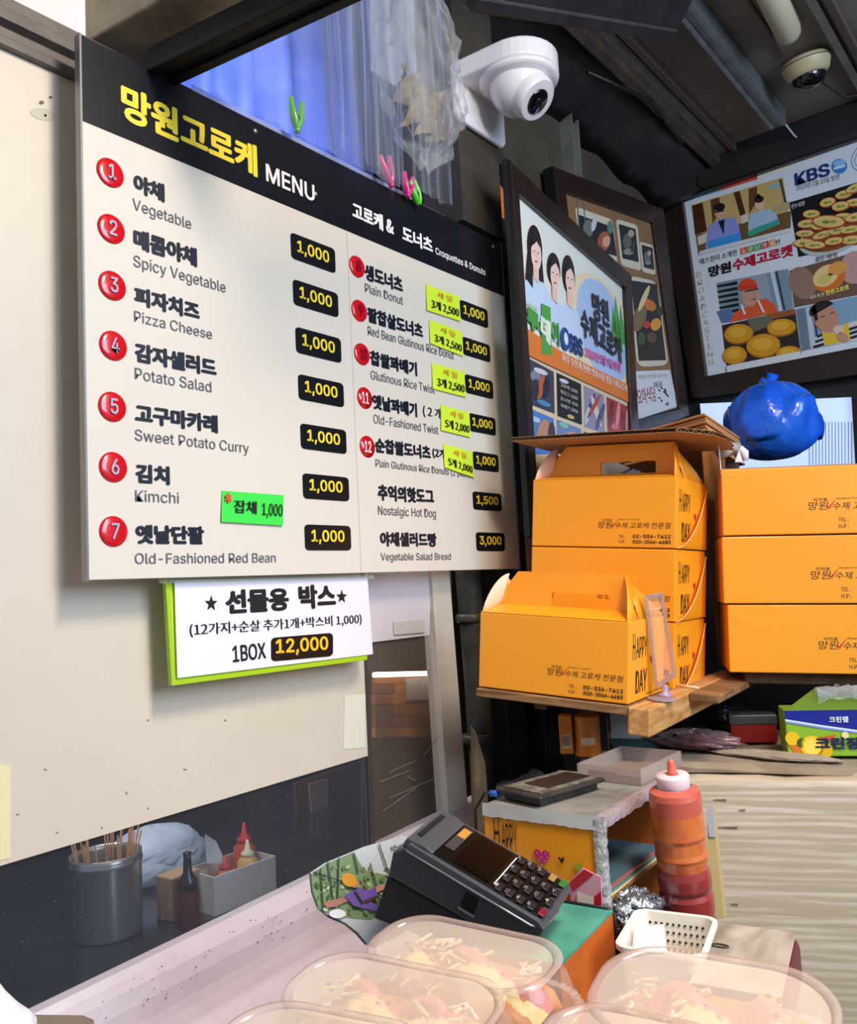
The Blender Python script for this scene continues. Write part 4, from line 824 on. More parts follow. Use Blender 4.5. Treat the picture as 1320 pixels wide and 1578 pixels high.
# white translucent strip on the board's top edge, in front of the opening
t = MB(); BK = Flat((BXP-.02, 0, 0), (1, 0, 0))
BK.prism(t, [(296, 130), (640, 305), (640, 332), (296, 160)], 0, .001, M('a9b4dc', .4, alpha=.55)); t.build('plastic_strip', label='cloudy white plastic strip along the top edge of the menu board', cat='strip')
def sheet(name, lab, x, ya, yb, za, zb, folds, amp, m, nu=90, nv=26, seed=1, gather=0, cat='plastic sheet', crum=0.0):
    random.seed(seed); ph = [(random.uniform(.6, 1.6)*folds, random.uniform(0, 6.3), random.uniform(.4, 1)) for _ in range(5)]
    mb = MB(); rr = []
    for j in range(nv+1):
        v = j/nv; row = []
        for i in range(nu+1):
            u = i/nu; g = gather*(1-v)**1.5; yy = ya+(yb-ya)*(u*(1-g)+.5*g)
            d = sum(a*math.sin(f*u*6.28+p+.8*v*math.sin(p*3)) for f, p, a in ph)/3
            d += crum*(math.sin(u*37+v*23)*math.sin(v*31-u*17)+jit(.5))
            row.append((x+amp*d*(.5+.5*v), yy+.004*math.sin(v*9+u*20), za+(zb-za)*v))
        rr.append(row)
    mb.loops(rr, m, closed=False, cap0=False, cap1=False); return mb.build(name, label=lab, cat=cat)
y1 = hx(385, 100, -1.03).y; y2_ = hx(600, 200, -1.03).y; y3 = hx(712, 200, -1.03).y
sheet('plastic_sheet', 'clear plastic sheet hanging in folds above the middle of the menu board', -1.03, y1-.1, y2_+.02, 2.285, 3.1, 5, .02, FILM, seed=4)
sheet('plastic_sheet', 'crumpled clear plastic film hanging in tight vertical folds beside the white camera', -1.01, hx(520, 200, -1.01).y, hx(690, 250, -1.01).y, 2.285, 3.0, 7, .035, FILM2, seed=9, crum=.004, nu=130, nv=50)
# crumpled bag bulging at the right
random.seed(12); mb = MB(); rings = []
c = at(655, 130, 1.80)
for j in range(26):
    v = j/25; z = .24-.42*v; r = (.05+.055*math.sin(math.pi*min(1, v*1.02))+.02*v)*(1 if v < .85 else (1-v)/.15*.8+.2); ring = []
    for i in range(48):
        a = 2*math.pi*i/48; w2 = 1+.16*math.sin(7*a+j*.4)+.10*math.sin(13*a-j*.9)+jit(.06)
        ring.append(c+V((.45*r*w2*math.cos(a), r*w2*math.sin(a)-.02*v, z+jit(.004)+.02*math.sin(3*a)*v)))
    rings.append(ring)
mb.loops(rings, film('cfd0d0', .02, .5, .06, b=(45, .9)), cap0=False); mb.build('plastic_bag', label='crumpled clear plastic bag bulging below the white security camera', cat='plastic bag')
# rag like brown paper inside the bag
random.seed(5); mb = MB(); rr = []
for j in range(10): rr.append([c+V((jit(.006), (i-6)*.011-.02, -.0-j*.013+jit(.004)))+V((.02*math.sin(i*1.7+j), 0, 0)) for i in range(13)])
mb.loops(rr, M('8a7a5e', .7, n=(20, '3a342c', .7)), closed=False, cap0=False, cap1=False); mb.build('crumpled_paper', label='brown crumpled paper inside the clear bag beside the camera', cat='paper')
def peg(p, colr, lab, lean, open_=.30, L=.062, turn=0.0):
    m = M(colr, .3, coat=.5); F = frame(p, V((math.sin(turn), math.cos(turn), 0)), V((0, 0, 1)))
    F = F @ Matrix.Rotation(lean, 4, 'Z'); t = thing('clothes_peg', lab, 'clothes peg', p)
    for s in (-1, 1):
        a = s*open_; R = Matrix.Rotation(-a, 4, 'Z'); G = F @ Matrix.Translation((s*.004, L*.42, 0)) @ R; mb = MB(G); rings = []
        for k in range(15):
            q2 = k/14; y = -L*.42+L*q2; wd = .0035+.0035*math.sin(math.pi*min(1, q2*1.15))**.7 + (.0012 if q2 > .8 else 0); th = .0048*(.55+.6*math.sin(math.pi*(.08+.84*q2)))
            off = .003*math.sin(q2*math.pi)*s
            rings.append([(off+th*math.cos(b), y, wd*1.2*math.sin(b)) for b in [2*math.pi*n3/10 for n3 in range(10)]])
        mb.loops(rings, m); mb.build('prong', t)
    mb = MB(F); mb.lathe([(.0042, -.006), (.0048, -.005), (.0048, .005), (.0042, .006)], M('a8adb0', .25, .9), n=14, o=(0, L*.42, 0), ax=(0, 0, 1)); mb.build('spring_ring', t)
    return t
XP = -1.04
peg(hx(458, 205, XP), '4fb81c', 'green clothes peg on the plastic above the middle of the header', 0, .24, .062)
peg(hx(604, 290, XP), 'e0307e', 'pink clothes peg, left of the two pink pegs on the plastic film', .30, .26, .064)
peg(hx(628, 305, XP), 'e23088', 'pink clothes peg, right of the two pink pegs, beside the green one', -.12, .30, .052)
peg(hx(646, 316, XP), '58c81e', 'green clothes peg at the right end, next to the pink pegs', .45, .10, .050)
# white security camera on an L bracket
CW = M('e4e2e6', .28, coat=.3)
px_ = -1.06
def cz(v): return v
A0 = hx(693, 108, px_); A1 = hx(765, 100, px_); A2 = hx(765, 228, px_); A3 = hx(697, 180, px_)
cam_t = thing('security_camera', 'white turret security camera on an L-shaped wall bracket above the board', 'security camera', (px_, (A0.y+A1.y)/2, A3.z))
ya, yb = A0.y, A1.y; zt_ = A0.z+.012; zb_ = A2.z-.0
mb = MB(); pts = [(px_, ya, zt_), (px_, yb, zt_), (px_, yb, zb_+.012), (px_, yb-.012, zb_), (px_, ya+.016, zb_), (px_, ya, zb_+.016)]
mb.prism(pts, (.014, 0, 0), CW); mb.build('wall_plate', cam_t, bevel=.005, seg=3)
ym_ = (ya+yb)/2; R = (yb-ya)*.46; ctr = V((px_+.118, ym_, zt_))
mb = MB(); out = [(px_, ya, 0), (px_, yb, 0)]
arc = []
for i in range(17):
    a = math.pi/2-math.pi*i/16; arc.append((ctr.x+R*math.cos(a)*1.0, ym_+R*math.sin(a)))
poly = [(px_, yb)]+arc+[(px_, ya)]
mb.prism([(x, y, zt_-.04) for x, y in poly], (0, 0, .045), CW); mb.build('arm', cam_t, bevel=.007, seg=3)
mb = MB(); mb.lathe([(R*.98, 0), (R*1.0, -.004), (R*.98, -.010), (R*.9, -.014), (R*.7, -.016)], CW, n=40, o=(ctr.x, ym_, zt_-.04)); mb.build('collar', cam_t)
mp_ = MB(); mp_.box(RX, px_-.001, ya+.02, yb-.015, 2.31, 3.1, M('3f392f', .75, n=(5, '241f1a', .8))); struct(mp_, 'wall_pier', 'brown board pier carrying the white camera')
sc_ = V((ctr.x, ym_, zt_-.058)); look = (at(900, 420, 0.6)-sc_).normalized()
look = (RW @ V((.42, .52, -.35))).normalized()
mb = MB(); Rr = R*.74
prof = [(Rr*math.cos(math.radians(a)), Rr*math.sin(math.radians(a))) for a in range(-88, 48, 8)]
mb.lathe(prof, CW, n=40, o=sc_, ax=look, cap0=True, cap1=False); mb.build('turret', cam_t)
zf = Rr*math.sin(math.radians(40)); rf = Rr*math.cos(math.radians(40))
mb = MB(); mb.lathe([(rf*1.0, zf-.003), (rf*.98, zf+.014), (rf*.93, zf+.022), (rf*.86, zf+.025)], CW, n=40, o=sc_, ax=look, cap0=False, cap1=False); mb.build('face_ring', cam_t)
mb = MB(); mb.lathe([(rf*.88, zf+.0245), (rf*.6, zf+.026), (.0005, zf+.0262)], M('d8d6da', .3, coat=.4), n=36, o=sc_, ax=look, cap0=False); mb.build('face_plate', cam_t)
up2 = V((0, 0, 1)); up2 = (up2-look*up2.dot(look)).normalized(); lo = sc_+look*(zf+.0255)+up2*(-.002)
mb = MB(); mb.lathe([(rf*.55, 0), (rf*.55, .002), (rf*.48, .004), (.0005, .0045)], M('08080c', .08, coat=1), n=32, o=lo, ax=look); lens = mb.build('lens_window', cam_t)
mb = MB(); mb.lathe([(rf*.2, .0046), (rf*.2, .006), (rf*.12, .0065), (.0004, .0066)], M('23262e', .1, .5), n=24, o=lo, ax=look); mb.build('lens', lens)
# cream dome camera on the ceiling
dc = hz(1240, 92, CZ-.002); dt = thing('dome_camera', 'yellowed cream dome camera with a dark bubble on the ceiling', 'security camera', dc)
CRM = M('c9bd97', .4, n=(10, 'b3a47a', .4)); ddir = V((.05, .25, -1))
mb = MB(); mb.lathe([(.064, 0), (.066, .006), (.066, .016), (.064, .022), (.058, .040), (.050, .048), (.046, .049)], CRM, n=40, o=dc, ax=ddir); mb.build('housing', dt)
mb = MB(); mb.lathe([(.0672, .010), (.0672, .013)], M('6b6250', .5), n=40, o=dc, ax=ddir); mb.build('seam_ring', dt)
mb = MB(); mb.lathe([(.047*math.cos(math.radians(a)), .045+.042*math.sin(math.radians(a))) for a in range(0, 90, 9)]+[(.0005, .087)], M('0b0c12', .06, coat=1), n=36, o=dc, ax=ddir); bub = mb.build('dome', dt)
mb = MB(); 
for i in range(7):
    a = math.radians(200+i*22); v = V((.02*math.cos(a), .02*math.sin(a), 0)); mb.lathe([(.0022, 0), (.002, .0015), (.0003, .002)], M('b8bcc8', .2), n=8, o=dc+ddir.normalized()*.083+V((v.x*.8-.008, -.012+v.y*.8, .004)), ax=ddir)
mb.build('infrared_light', bub, kind='stuff')
# fluorescent lamp with shade on the ceiling
la = hz(1172, -40, CZ-.035); lb = hz(1215, 52, CZ-.035)
tl = thing('ceiling_lamp', 'cream tube lamp fixed to the ceiling, unlit, near the top edge', 'lamp', lb)
d = (la-lb).normalized(); mb = MB(); mb.tube([lb+d*(-.012), lb+d*(-.006), lb, lb+d*.02, lb+d*.6], [.012, .026, .031, .033, .033], M('cfcbb0', .35, n=(8, 'b8b394', .4)), n=20); mb.build('tube', tl)
mb = MB(F := frame(lb+V((0, 0, .028)), d, V((1, 0, 0)))); mb.box(-.02, .6, -.03, .03, -.012 if F.to_3x3() @ V((0, 0, 1)) == 0 else -.006, .006, M('6f6a5f', .5)); mb.build('base_plate', tl)
# wires by the channel end
mb = MB(); e0 = hz(1238, 212, CZ-.03)
mb.tube([e0+V((-.02, -.16, 0)), e0+V((-.01, -.08, -.02)), e0+V((0, -.05, -.03))], .003, M('d8dade', .4), n=6)
mb.tube([e0+V((.0, -.06, -.02)), e0+V((.02, -.04, -.03)), e0+V((.03, .0, -.06)), e0+V((.06, .0, -.045)), e0+V((.09, 0, -.06))], .003, M('cfcabc', .4), n=6); mb.build('loose_wire', label='pale loose wire curling from the end of the steel channel', cat='wire')
mb = MB(); mb.tube([dc+V((.0, .05, -.02)), dc+V((.06, .18, -.06)), dc+V((.2, .26, -.05)), dc+V((.5, .3, -.05))], .004, BLACK, n=6); mb.build('black_cable', label='black cable leading right from the dome camera along the fascia', cat='cable')
# dark grille hanging near the lens at the top
g0 = at(866, 38, 1.15); g1 = at(1036, 64, 1.28); ex = (g1-g0); F = frame(g0, V((ex.x, ex.y, 0)), V((-.25, -1, 0))); W2 = ex.length
gt = thing('air_grille', 'dark ribbed vent grille hanging at the top edge', 'vent', F @ V((W2/2, .1, 0)))
tilt = (g1-g0); F = frame(g0-tilt*.7, tilt, RW @ V((.1, -.55, -.8))); W2 = tilt.length*1.7
s = 1 if (F.to_3x3() @ V((0, 0, 1))).z > 0 else -1
GM = M('1d1d22', .45, n=(20, '34333a', .5))
mb = MB(F); mb.box(0, W2, 0, .16, 0, s*.012, GM); mb.build('base_panel', gt, bevel=.003)
mb = MB(F); mb.box(0, W2, -.002, .018, -s*.002, s*.030, GM); mb.build('front_lip', gt, bevel=.004)
for i in range(16):
    mb = MB(F); x = .03+i*(W2-.06)/15.0; mb.box(x, x+.006, .03, .14, s*.012, s*.055, GM); mb.build('rib', gt)
mb = MB(F); mb.box(.02, W2-.03, .025, .15, s*.012, s*.04, M('0d0d10', .6)); mb.build('core', gt)
rl = MB(); rl.tube([at(812, -10, 1.1), at(868, 12, 1.15), at(960, 50, 1.22)], .0022, M('d8d4cc', .2, .8), n=8); rl.build('chrome_rod', gt, label='thin bright metal rod')
# ================================================================== BEHIND THE GLASS
NZ = .868
pc_ = hz(165, 1437, NZ); pot = thing('steel_pot', 'tall stainless steel pot of skewers behind the glass', 'pot', pc_)
r = .058*(pc_-CAM).length/1.7; hgt = .15
STL = M('b4b6b8', .28, .75, b=(6, .05))
mb = MB(); mb.lathe([(r*.97, 0), (r, .004), (r, hgt-.022), (r*1.03, hgt-.018), (r*1.03, hgt-.012), (r, hgt-.008), (r*1.02, hgt), (r*.98, hgt), (r*.96, hgt-.01), (r*.96, .01)], STL, n=40, o=pc_, cap1=False); mb.build('pot_wall', pot)
random.seed(8)
for i in range(22):
    a = random.uniform(0, 6.28); q0 = pc_+V((math.cos(a)*r*.5, math.sin(a)*r*.5, .02)); q1 = pc_+V((math.cos(a)*r*.85+jit(.01), math.sin(a)*r*.9+jit(.02), hgt+random.uniform(.03, .055)))
    mb = MB(); mb.tube([q0, q1], .0017, M('a87a4c', .6), n=5); mb.build('skewer', label='thin bamboo skewer standing in the steel pot behind the glass', cat='skewer', group='bamboo skewers in the steel pot')
random.seed(7)
def nb(x, y, z=NZ): return hz(x, y, z)
# cardboard carton, dark bottle, white caddy with sauce bottles, white bag
def yawbox(name, lab, cat, p, w, d, h, m, yaw, open_=False):
    F = Matrix.Translation(p) @ Matrix.Rotation(yaw, 4, 'Z'); t = thing(name, lab, cat, p)
    if not open_: mb = MB(F); mb.box(-w/2, w/2, -d/2, d/2, 0, h, m); mb.build('body', t, bevel=.003)
    else:
        for (a, b, c2, d2) in ((-w/2, w/2, -d/2, -d/2+.003), (-w/2, w/2, d/2-.003, d/2), (-w/2, -w/2+.003, -d/2+.0032, d/2-.0032), (w/2-.003, w/2, -d/2+.0032, d/2-.0032)):
            mb = MB(F); mb.box(a, b, c2, d2, 0, h, m); mb.build('wall_panel', t)
        mb = MB(F); mb.box(-w/2+.003, w/2-.003, -d/2+.003, d/2-.003, 0, .004, m); mb.build('bottom', t)
    return t, F
yaw = math.atan2(-(_X.y), _X.x) if False else .0
c1_ = nb(276, 1420); yawbox('carton', 'small tan carton behind the dark bottle, behind the glass', 'carton', c1_+V((-.03, .02, 0)), .05, .07, .085, M('a98c6c', .7), .1)
b1 = nb(291, 1428); bt = thing('sauce_bottle', 'dark-topped bottle of red sauce behind the glass', 'bottle', b1)
mb = MB(); mb.lathe([(.020, 0), (.022, .004), (.022, .062), (.021, .07)], M('5c1f2c', .25), n=20, o=b1, cap1=False); mb.build('body', bt)
mb = MB(); mb.lathe([(.021, .07), (.019, .088), (.009, .102), (.0075, .128), (.008, .14), (.0005, .141)], M('14161c', .25), n=20, o=b1); mb.build('neck', bt)
c2_ = nb(362, 1400); ct, CF = yawbox('plastic_caddy', 'white plastic caddy holding sauce bottles, behind the glass', 'caddy', c2_+V((-.05, .03, 0)), .10, .16, .075, M('c8c6c0', .5), .0, True)
def sq(p, r, h, body, cap, lab):
    t = thing('sauce_bottle', lab, 'bottle', p)
    mb = MB(); mb.lathe([(r*.9, 0), (r, .005), (r, h*.8), (r*.6, h*.92), (r*.4, h)], M(body, .35), n=18, o=p); mb.build('body', t)
    mb = MB(); mb.lathe([(r*.65, h*.9), (r*.62, h), (r*.28, h*1.08), (r*.12, h*1.3), (.0005, h*1.31)], M(cap, .35), n=16, o=p); mb.build('nozzle', t)
bb = CF.translation; 
sq(bb+V((.02, .03, .006)), .022, .085, 'c9a45c', 'd8cfae', 'mustard squeeze bottle with pale nozzle in the caddy behind the glass')
sq(bb+V((-.015, .05, .006)), .024, .105, 'b5452c', 'c4262a', 'red-capped sauce bottle in the caddy behind the glass')
sq(bb+V((.01, -.02, .006)), .022, .07, 'b86a50', 'a83a34', 'short reddish squeeze bottle at the left of the caddy behind the glass')
mb = MB(); mb.prism([bb+V((.0, -.06, .09)), bb+V((.0, -.015, .08)), bb+V((-.01, -.03, .125)), bb+V((-.01, -.055, .145))], (.004, 0, 0), M('c6cbd0', .4)); mb.build('sachet', label='white sachet sticking up from the caddy behind the glass', cat='sachet')
random.seed(21); mb = MB(); rings = []; p0 = nb(262, 1380)+V((-.16, .06, 0))
for j in range(12):
    v = j/11; rr_ = (1-v**2.2)**.5 if v < 1 else .02; rings.append([p0+V((.09*max(.05, rr_)*math.cos(a)*(1+jit(.08)), .15*max(.05, rr_)*math.sin(a)*(1+jit(.08)), .11*v+jit(.004))) for a in [2*math.pi*i/26 for i in range(26)]])
mb.loops(rings, M('b9c6d8', .35, b=(20, .5))); mb.build('white_bag', label='white plastic bag lying behind the pot and bottles, behind the glass', cat='plastic bag')
random.seed(7)
X3 = Flat((-2.2, 0, 0), (1, 0, 0))
mb = MB(); X3.prism(mb, [(428, 1262), (434, 1256), (444, 1257), (450, 1264), (450, 1296), (428, 1293)], 0, .004, M('7d9ab0', .5)); mb.build('hang_tag', label='small blue and white hang tag in the dark behind the glass', cat='tag')
def rplank(P, q2, m, o, name='plank', h=.012, pb=None): mb = MB(); P.prism(mb, q2, 0, h, m); mb.build(name, o, bevel=.001)
X4 = Flat((-1.9, 0, 0), (1, 0, 0)); refl = thing('brown_reflection', 'orange-brown panel standing in for a blurry reflection in the glass, left of the mullion', 'cabinet', X4.pt(520, 1320))  # flat brown shapes stand in for a blurry reflection in the glass
rplank(X4, [(455, 1208), (565, 1170), (565, 1315), (530, 1330), (505, 1260), (458, 1260)], M('5f3524', .5), refl, 'body'); rplank(X4, [(476, 1208), (505, 1200), (506, 1244), (480, 1252)], M('a08078', .5), refl, 'notice', .016)
# planks and glowing tube behind the second pane, standing in for its reflection
X5 = Flat((-1.42, 0, 0), (1, 0, 0)); wc = thing('reflected_planks', 'orange-brown planks standing in for wood reflected in the brown pane', 'cladding', X5.pt(630, 1140))
random.seed(31); ys5 = [1040, 1055, 1070, 1086, 1104, 1122, 1137]
for i in range(6):
    xs = [578, 578+random.choice((30, 42, 55)), 676]
    if i in (0, 2): xs = [578, 604, 640, 676]
    for a, b in zip(xs, xs[1:]):
        yl = ys5[i]-(a-578)*.02; rplank(X5, [(a+.4, yl+.4), (b-.4, yl+.4-(b-a)*.02), (b-.4, ys5[i+1]-.6-(b-578)*.02), (a+.4, ys5[i+1]-.6)], M(random.choice(('a8642c', 'c07c3a', '96583a', 'b87038', '8a5436')), .5), wc, h=.012+random.random()*.004)
rplank(X5, [(626, 1046), (664, 1042), (664, 1078), (628, 1080)], M('b8aca4', .5), wc, 'notice', .02)
mb = MB(); lp0 = X5.pt(576, 1040, .05); lp1 = X5.pt(684, 1037, .05); mb.tube([lp0, lp1], .006, M('fff2dc', .3, emit=7), n=10); mb.build('reflected_tube', label='glowing tube standing in for a light reflected in the brown pane', cat='lamp')  # emitting tube added in place of a reflected light
mb = MB(); X5.prism(mb, [(560, 985), (720, 960), (730, 1300), (560, 1330)], -.03, -.02, M('2e2826', .7)); struct(mb, 'wall_behind_pane')
# ================================================================== UNDER THE SHELF AND ON THE COUNTER
CT = 1.03
# back cupboard surface with wrapped cloth and wood-look sheet facing the camera
sdir = (RW @ V((5560, -60, -1310)).normalized()); p0 = at(1037, 1200, 1.42); e1 = V((sdir.x, sdir.y, 0)).normalized(); e2 = V((0, 0, 1)).cross(e1)
FS = frame((p0.x, p0.y, CT), e1, e2)
SH = p0.z-CT
wsh = thing('vinyl_sheet', 'large wood-grain vinyl sheet covering the cabinet front at the lower right', 'sheet', FS @ V((.3, 0, -.3)))
mb = MB(FS); rr = []
zs = [-.62, SH-.012, SH-.004, SH, SH+.001, SH+.001]; ys = [.0, .0, .002, .008, .03, .12]
xs = [-.0+i*.045 for i in range(24)]
for z, y in zip(zs, ys): rr.append([(x, y+.002*math.sin(x*9), z+(0 if z < 0 else .002*math.sin(x*23)+.0015*math.sin(x*60))) for x in xs])
WS = woodm('dfcfb6', 'bca98c', (1.6, 5, 34), .5, 2.0, .7)
mb.loops(rr, WS, closed=False, cap0=False, cap1=False); mb.build('sheet', wsh)
mb = MB(FS)
rr = [[(x, y, SH+.003+.003*math.sin(x*13+y*40)) for x in [-.16+i*.05 for i in range(26)]] for y in [.02, .06, .10, .16, .24, .42]]
mb.loops(rr, M('a99a84', .6, n=(7, '7a6a55', .7), b=(12, .4)), closed=False, cap0=False, cap1=False); mb.build('worn_top', wsh)
mb = MB(FS); mb.box(-.16, 1.0, .01, .42, -.5, SH-.008, M('2a2521', .8)); mb.build('cabinet_core', wsh)
mb = MB(FS)
for (x, z, l) in ((.062, SH-.034, .02), (.066, SH-.078, .03), (.075, SH-.20, .012), (.10, SH-.05, .01)):
    mb.prism([(x, -.0004, z), (x+l, -.0004, z-.001), (x+l, -.0004, z+.0015), (x, -.0004, z+.001)], (0, -.0004, 0), M('7d6a4e', .6))
mb.build('knot_mark', wsh, kind='stuff')
zt1 = p0.z+.004
# crumpled wrapping, red box, glove box and bits on that top
def onbox(name, lab, cat, px, z, w, d, h, m, tilt=0, exx=None):
    p = hz(*px, z); F = frame(p, exx or e1, e2); 
    if tilt: F = F @ Matrix.Rotation(tilt, 4, 'Z')
    t = thing(name, lab, cat, p); mb = MB(F); mb.box(0, w, 0, d, 0, h, m); mb.build('body', t, bevel=.002); return t, F
gb, GF = onbox('glove_box', 'green and blue box of disposable gloves with lemons, at the right edge', 'box', (1214, 1166), zt1+.004, .24, .07, .080, M('8cb82c', .4))
gw, gh = .24, .080
def gq(mb, pts, c, k): mb.poly([(x*gw, -.0006-.0004*k, z*gh) for x, z in pts], M(c, .4))
mb = MB(GF); top = [(0, 1), (1, 1)]; low = [(1, .55), (.75, .52), (.5, .56), (.25, .68), (0, .82)]; gq(mb, top+low, '18248c', 1); gq(mb, [(1, .55), (.75, .52), (.5, .56), (.25, .68), (0, .82), (0, .74), (.25, .60), (.5, .48), (.75, .44), (1, .48)], 'dfe6f2', 1); gq(mb, [(1, .51), (.75, .475), (.5, .52), (.25, .64), (0, .78), (0, .74), (.25, .60), (.5, .485), (.75, .45), (1, .49)], '7a94d8', 2); mb.build('blue_band', gb)
mb = MB(GF)
def ge(cx, cz, r, c, k, s=1): mb.poly([(cx*gw+r*math.cos(a)*s, -.0006-.0004*k, cz*gh+r*math.sin(a)) for a in [2*math.pi*i/18 for i in range(18)]], M(c, .4))
gq(mb, [(0, .30), (.05, .06), (.18, .04), (.10, .18), (.03, .40)], 'd8742c', 1); ge(.04, .40, .012, 'f0c418', 2); ge(.17, .22, .019, 'f2c820', 3); ge(.17, .22, .015, 'f8dc50', 4); ge(.24, .14, .016, 'eab818', 3); gq(mb, [(.2, .4), (.34, .48), (.30, .34)], 'd8582c', 3); ge(.10, .30, .008, '3f5a24', 3); gq(mb, [(.30, .30), (.36, .36), (.28, .24)], 'e0862c', 3); ge(.40, .46, .006, 'ecdf9a', 4)
mb.build('fruit_print', gb)
mb = MB(GF); mb.text('크린장갑', (.19*gw, -.003, .16*gh), (.42*gw, 0, 0), (0, 0, .26*gh), M('101c50', .4), .03); mb.build('box_lettering', gb)
mb = MB(GF); mb.text('크린랲', (.30*gw, -.003, .74*gh), (.13*gw, 0, 0), (0, 0, .13*gh), M('e8ecf4', .4), .02); mb.build('box_lettering', gb)
mb = MB(GF); mb.prism([(-.0, .0, gh), (.06, .05, gh+.030), (.24, .07, gh+.036), (.24, .0, gh)], (0, .002, 0), M('5e8428', .5)); mb.build('torn_flap', gb)
mb = MB(GF); rr = []
random.seed(14)
for j in range(7): rr.append([(.06+i*.018, .01+j*.006, gh+.012+.028*abs(math.sin(i*1.3+j))*(1 if 0 < j < 6 else .2)+jit(.004)) for i in range(11)])
mb.loops(rr, film('bfc6c8', .15, .8, .1, b=(40, .8)), closed=False, cap0=False, cap1=False); mb.build('glove_film', label='crumpled clear film gloves spilling over the top of the glove box', cat='film')
rb, RF = onbox('red_carton', 'small dark red carton beside the glove box under the right shelf', 'carton', (1127, 1145), zt1+.003, .085, .05, .052, M('8c1c14', .35, n=(8, '4c0f0c', .6)))
mb = MB(RF); mb.box(-.002, .087, -.002, .052, .034, .054, M('42443f', .4)); mb.build('grey_lid', rb, bevel=.003)
random.seed(15)
def crumple(name, lab, cat, c, sx, sy, sz, m, n=18, rough=.18, seed=3):
    random.seed(seed); mb = MB(); rings = []
    for j in range(n+1):
        ph = math.pi*(j+.2)/(n+.4); ring = []
        for i in range(n*2):
            a = math.pi*i/n; k = 1+rough*math.sin(5*a+j)*math.sin(j*.9)+jit(rough*.7)
            ring.append(c+V((sx*k*math.sin(ph)*math.cos(a), sy*k*math.sin(ph)*math.sin(a), max(0, sz*(1-math.cos(ph))*.5*(1+jit(.12)) if True else 0))))
        rings.append(ring[::-1])
    mb.loops(rings[::-1], m); return mb.build(name, label=lab, cat=cat)
crumple('plastic_wrap', 'crumpled dark grey plastic bag hanging under the shelf gap', 'plastic bag', at(1118, 1118, 1.82)+V((0, 0, -.01)), .055, .05, .07, M('2e3034', .2, b=(30, .8), coat=.3), seed=4)
crumple('plastic_packet', 'flat packet wrapped in clear film with maroon stripe under the shelf', 'packet', hz(1062, 1160, zt1)+V((0, .03, .002)), .085, .045, .035, M('8f7c78', .25, b=(25, .7), n=(9, '6a2430', .9), coat=.5), seed=6)
crumple('cloth_roll', 'beige rag lying along the front of the worn cabinet top', 'rag', hz(1185, 1172, zt1)+V((0, .02, 0)), .11, .03, .012, M('b5a690', .8, n=(6, '8d7c66', .6)), seed=8, rough=.1)
crumple('grey_bundle', 'grey plastic bundle at the back under the shelf beam', 'bundle', hz(1030, 1128, zt1)+V((0, .12, 0)), .07, .05, .05, M('6f7072', .3, b=(20, .5)), seed=9)
# board coloured near-black to give the unlit void under the shelves
mb = MB(); mb.box(-1.05, .6, 2.12, 2.14, 1.03, 1.62, M('15120f', .8)); struct(mb, 'recess_darkness', 'near-black board standing in for the darkness under the shelves')
# organiser box covered with orange gift-box card, grimy top, open right side
a = at(745, 1240, 1.13); b = hz(925, 1262, a.z); ex = V((b.x-a.x, b.y-a.y, 0)); OW = ex.length; c = hz(1012, 1200, a.z); ey = V((c.x-b.x, c.y-b.y, 0)); OD = ey.dot(V((0, 0, 1)).cross(ex.normalized())); OD = min(max(OD, .16), .24)
FO = frame((a.x, a.y, CT+.001), ex, V((0, 0, 1)).cross(ex)); OH = a.z-CT-.001
org = thing('cardboard_organiser', 'orange card-covered organiser box with grimy grey top, behind the card terminal', 'organiser box', FO @ V((OW/2, OD/2, 0)))
GT = M('8b857a', .75, n=(14, '5d564b', .8), b=(30, .3)); WT = M('d6d2cc', .5, n=(10, 'a8a098', .5))
mb = MB(FO); mb.box(0, OW, 0, .006, 0, OH-.004, M('ff9c1c', .4, coat=.3, n=(12, 'f08a18', .3))); mb.build('front_panel', org)
mb = MB(FO); mb.box(0, .006, .0062, OD, 0, OH-.004, ORA); mb.build('side_panel', org)
mb = MB(FO); mb.box(.0062, OW, OD-.006, OD, 0, OH-.004, M('9c5218', .6)); mb.build('back_panel', org)
mb = MB(FO); mb.box(-.001, OW+.001, -.001, OD, OH-.004, OH, GT); mb.build('top_panel', org, bevel=.0015)
mb = MB(FO); mb.box(.0062, OW-.002, .0062, OD-.007, OH*.42, OH*.42+.004, M('8c5a2a', .7)); mb.build('inner_shelf', org)
mb = MB(FO); rr = []; random.seed(3)
for j in range(3): rr.append([(-.0015+(OW+.002)*i/30, -.0015-.0002*j, OH-.007*(j)/1.0+.003*(j == 0)+jit(.0008)*(j > 0)) for i in range(31)])
mb.loops(rr, WT, closed=False, cap0=False, cap1=False); mb.build('edge_tape', org)
FOIL = M('b9bcc0', .28, .85, b=(60, 1.0))
mb = MB(FO); rr = []
for i in range(31): rr.append([(OW-.010+jit(.0006), -.0018, OH-.001-(OH)*i/30), (OW+.0015+jit(.001), -.002+jit(.001), OH-(OH)*i/30), (OW+.0022+jit(.001), .012+jit(.002), OH-OH*i/30)])
mb.loops(rr, M('a9a7a4', .35, .3, b=(60, .8)), closed=False, cap0=False, cap1=False); mb.build('foil_tape', org)
mb = MB(FO); rr = []
for i in range(25): rr.append([(OW-.01, .004+(OD-.006)*i/24, OH+.0006), (OW+.002+jit(.001), .004+(OD-.006)*i/24, OH+jit(.0008)), (OW+.0015+jit(.001), .004+(OD-.006)*i/24, OH-.014+jit(.002))])
mb.loops(rr, M('9c8f92', .4, .2, b=(60, .8), n=(9, 'b04858', .4)), closed=False, cap0=False, cap1=False); mb.build('foil_tape', org)
def ot(mb, b, x, z, w, h, m, bo=0): mb.text(b, (x*OW, -.0016, z*OH), (w*OW, 0, 0), (0, 0, h*OH), m, bo)
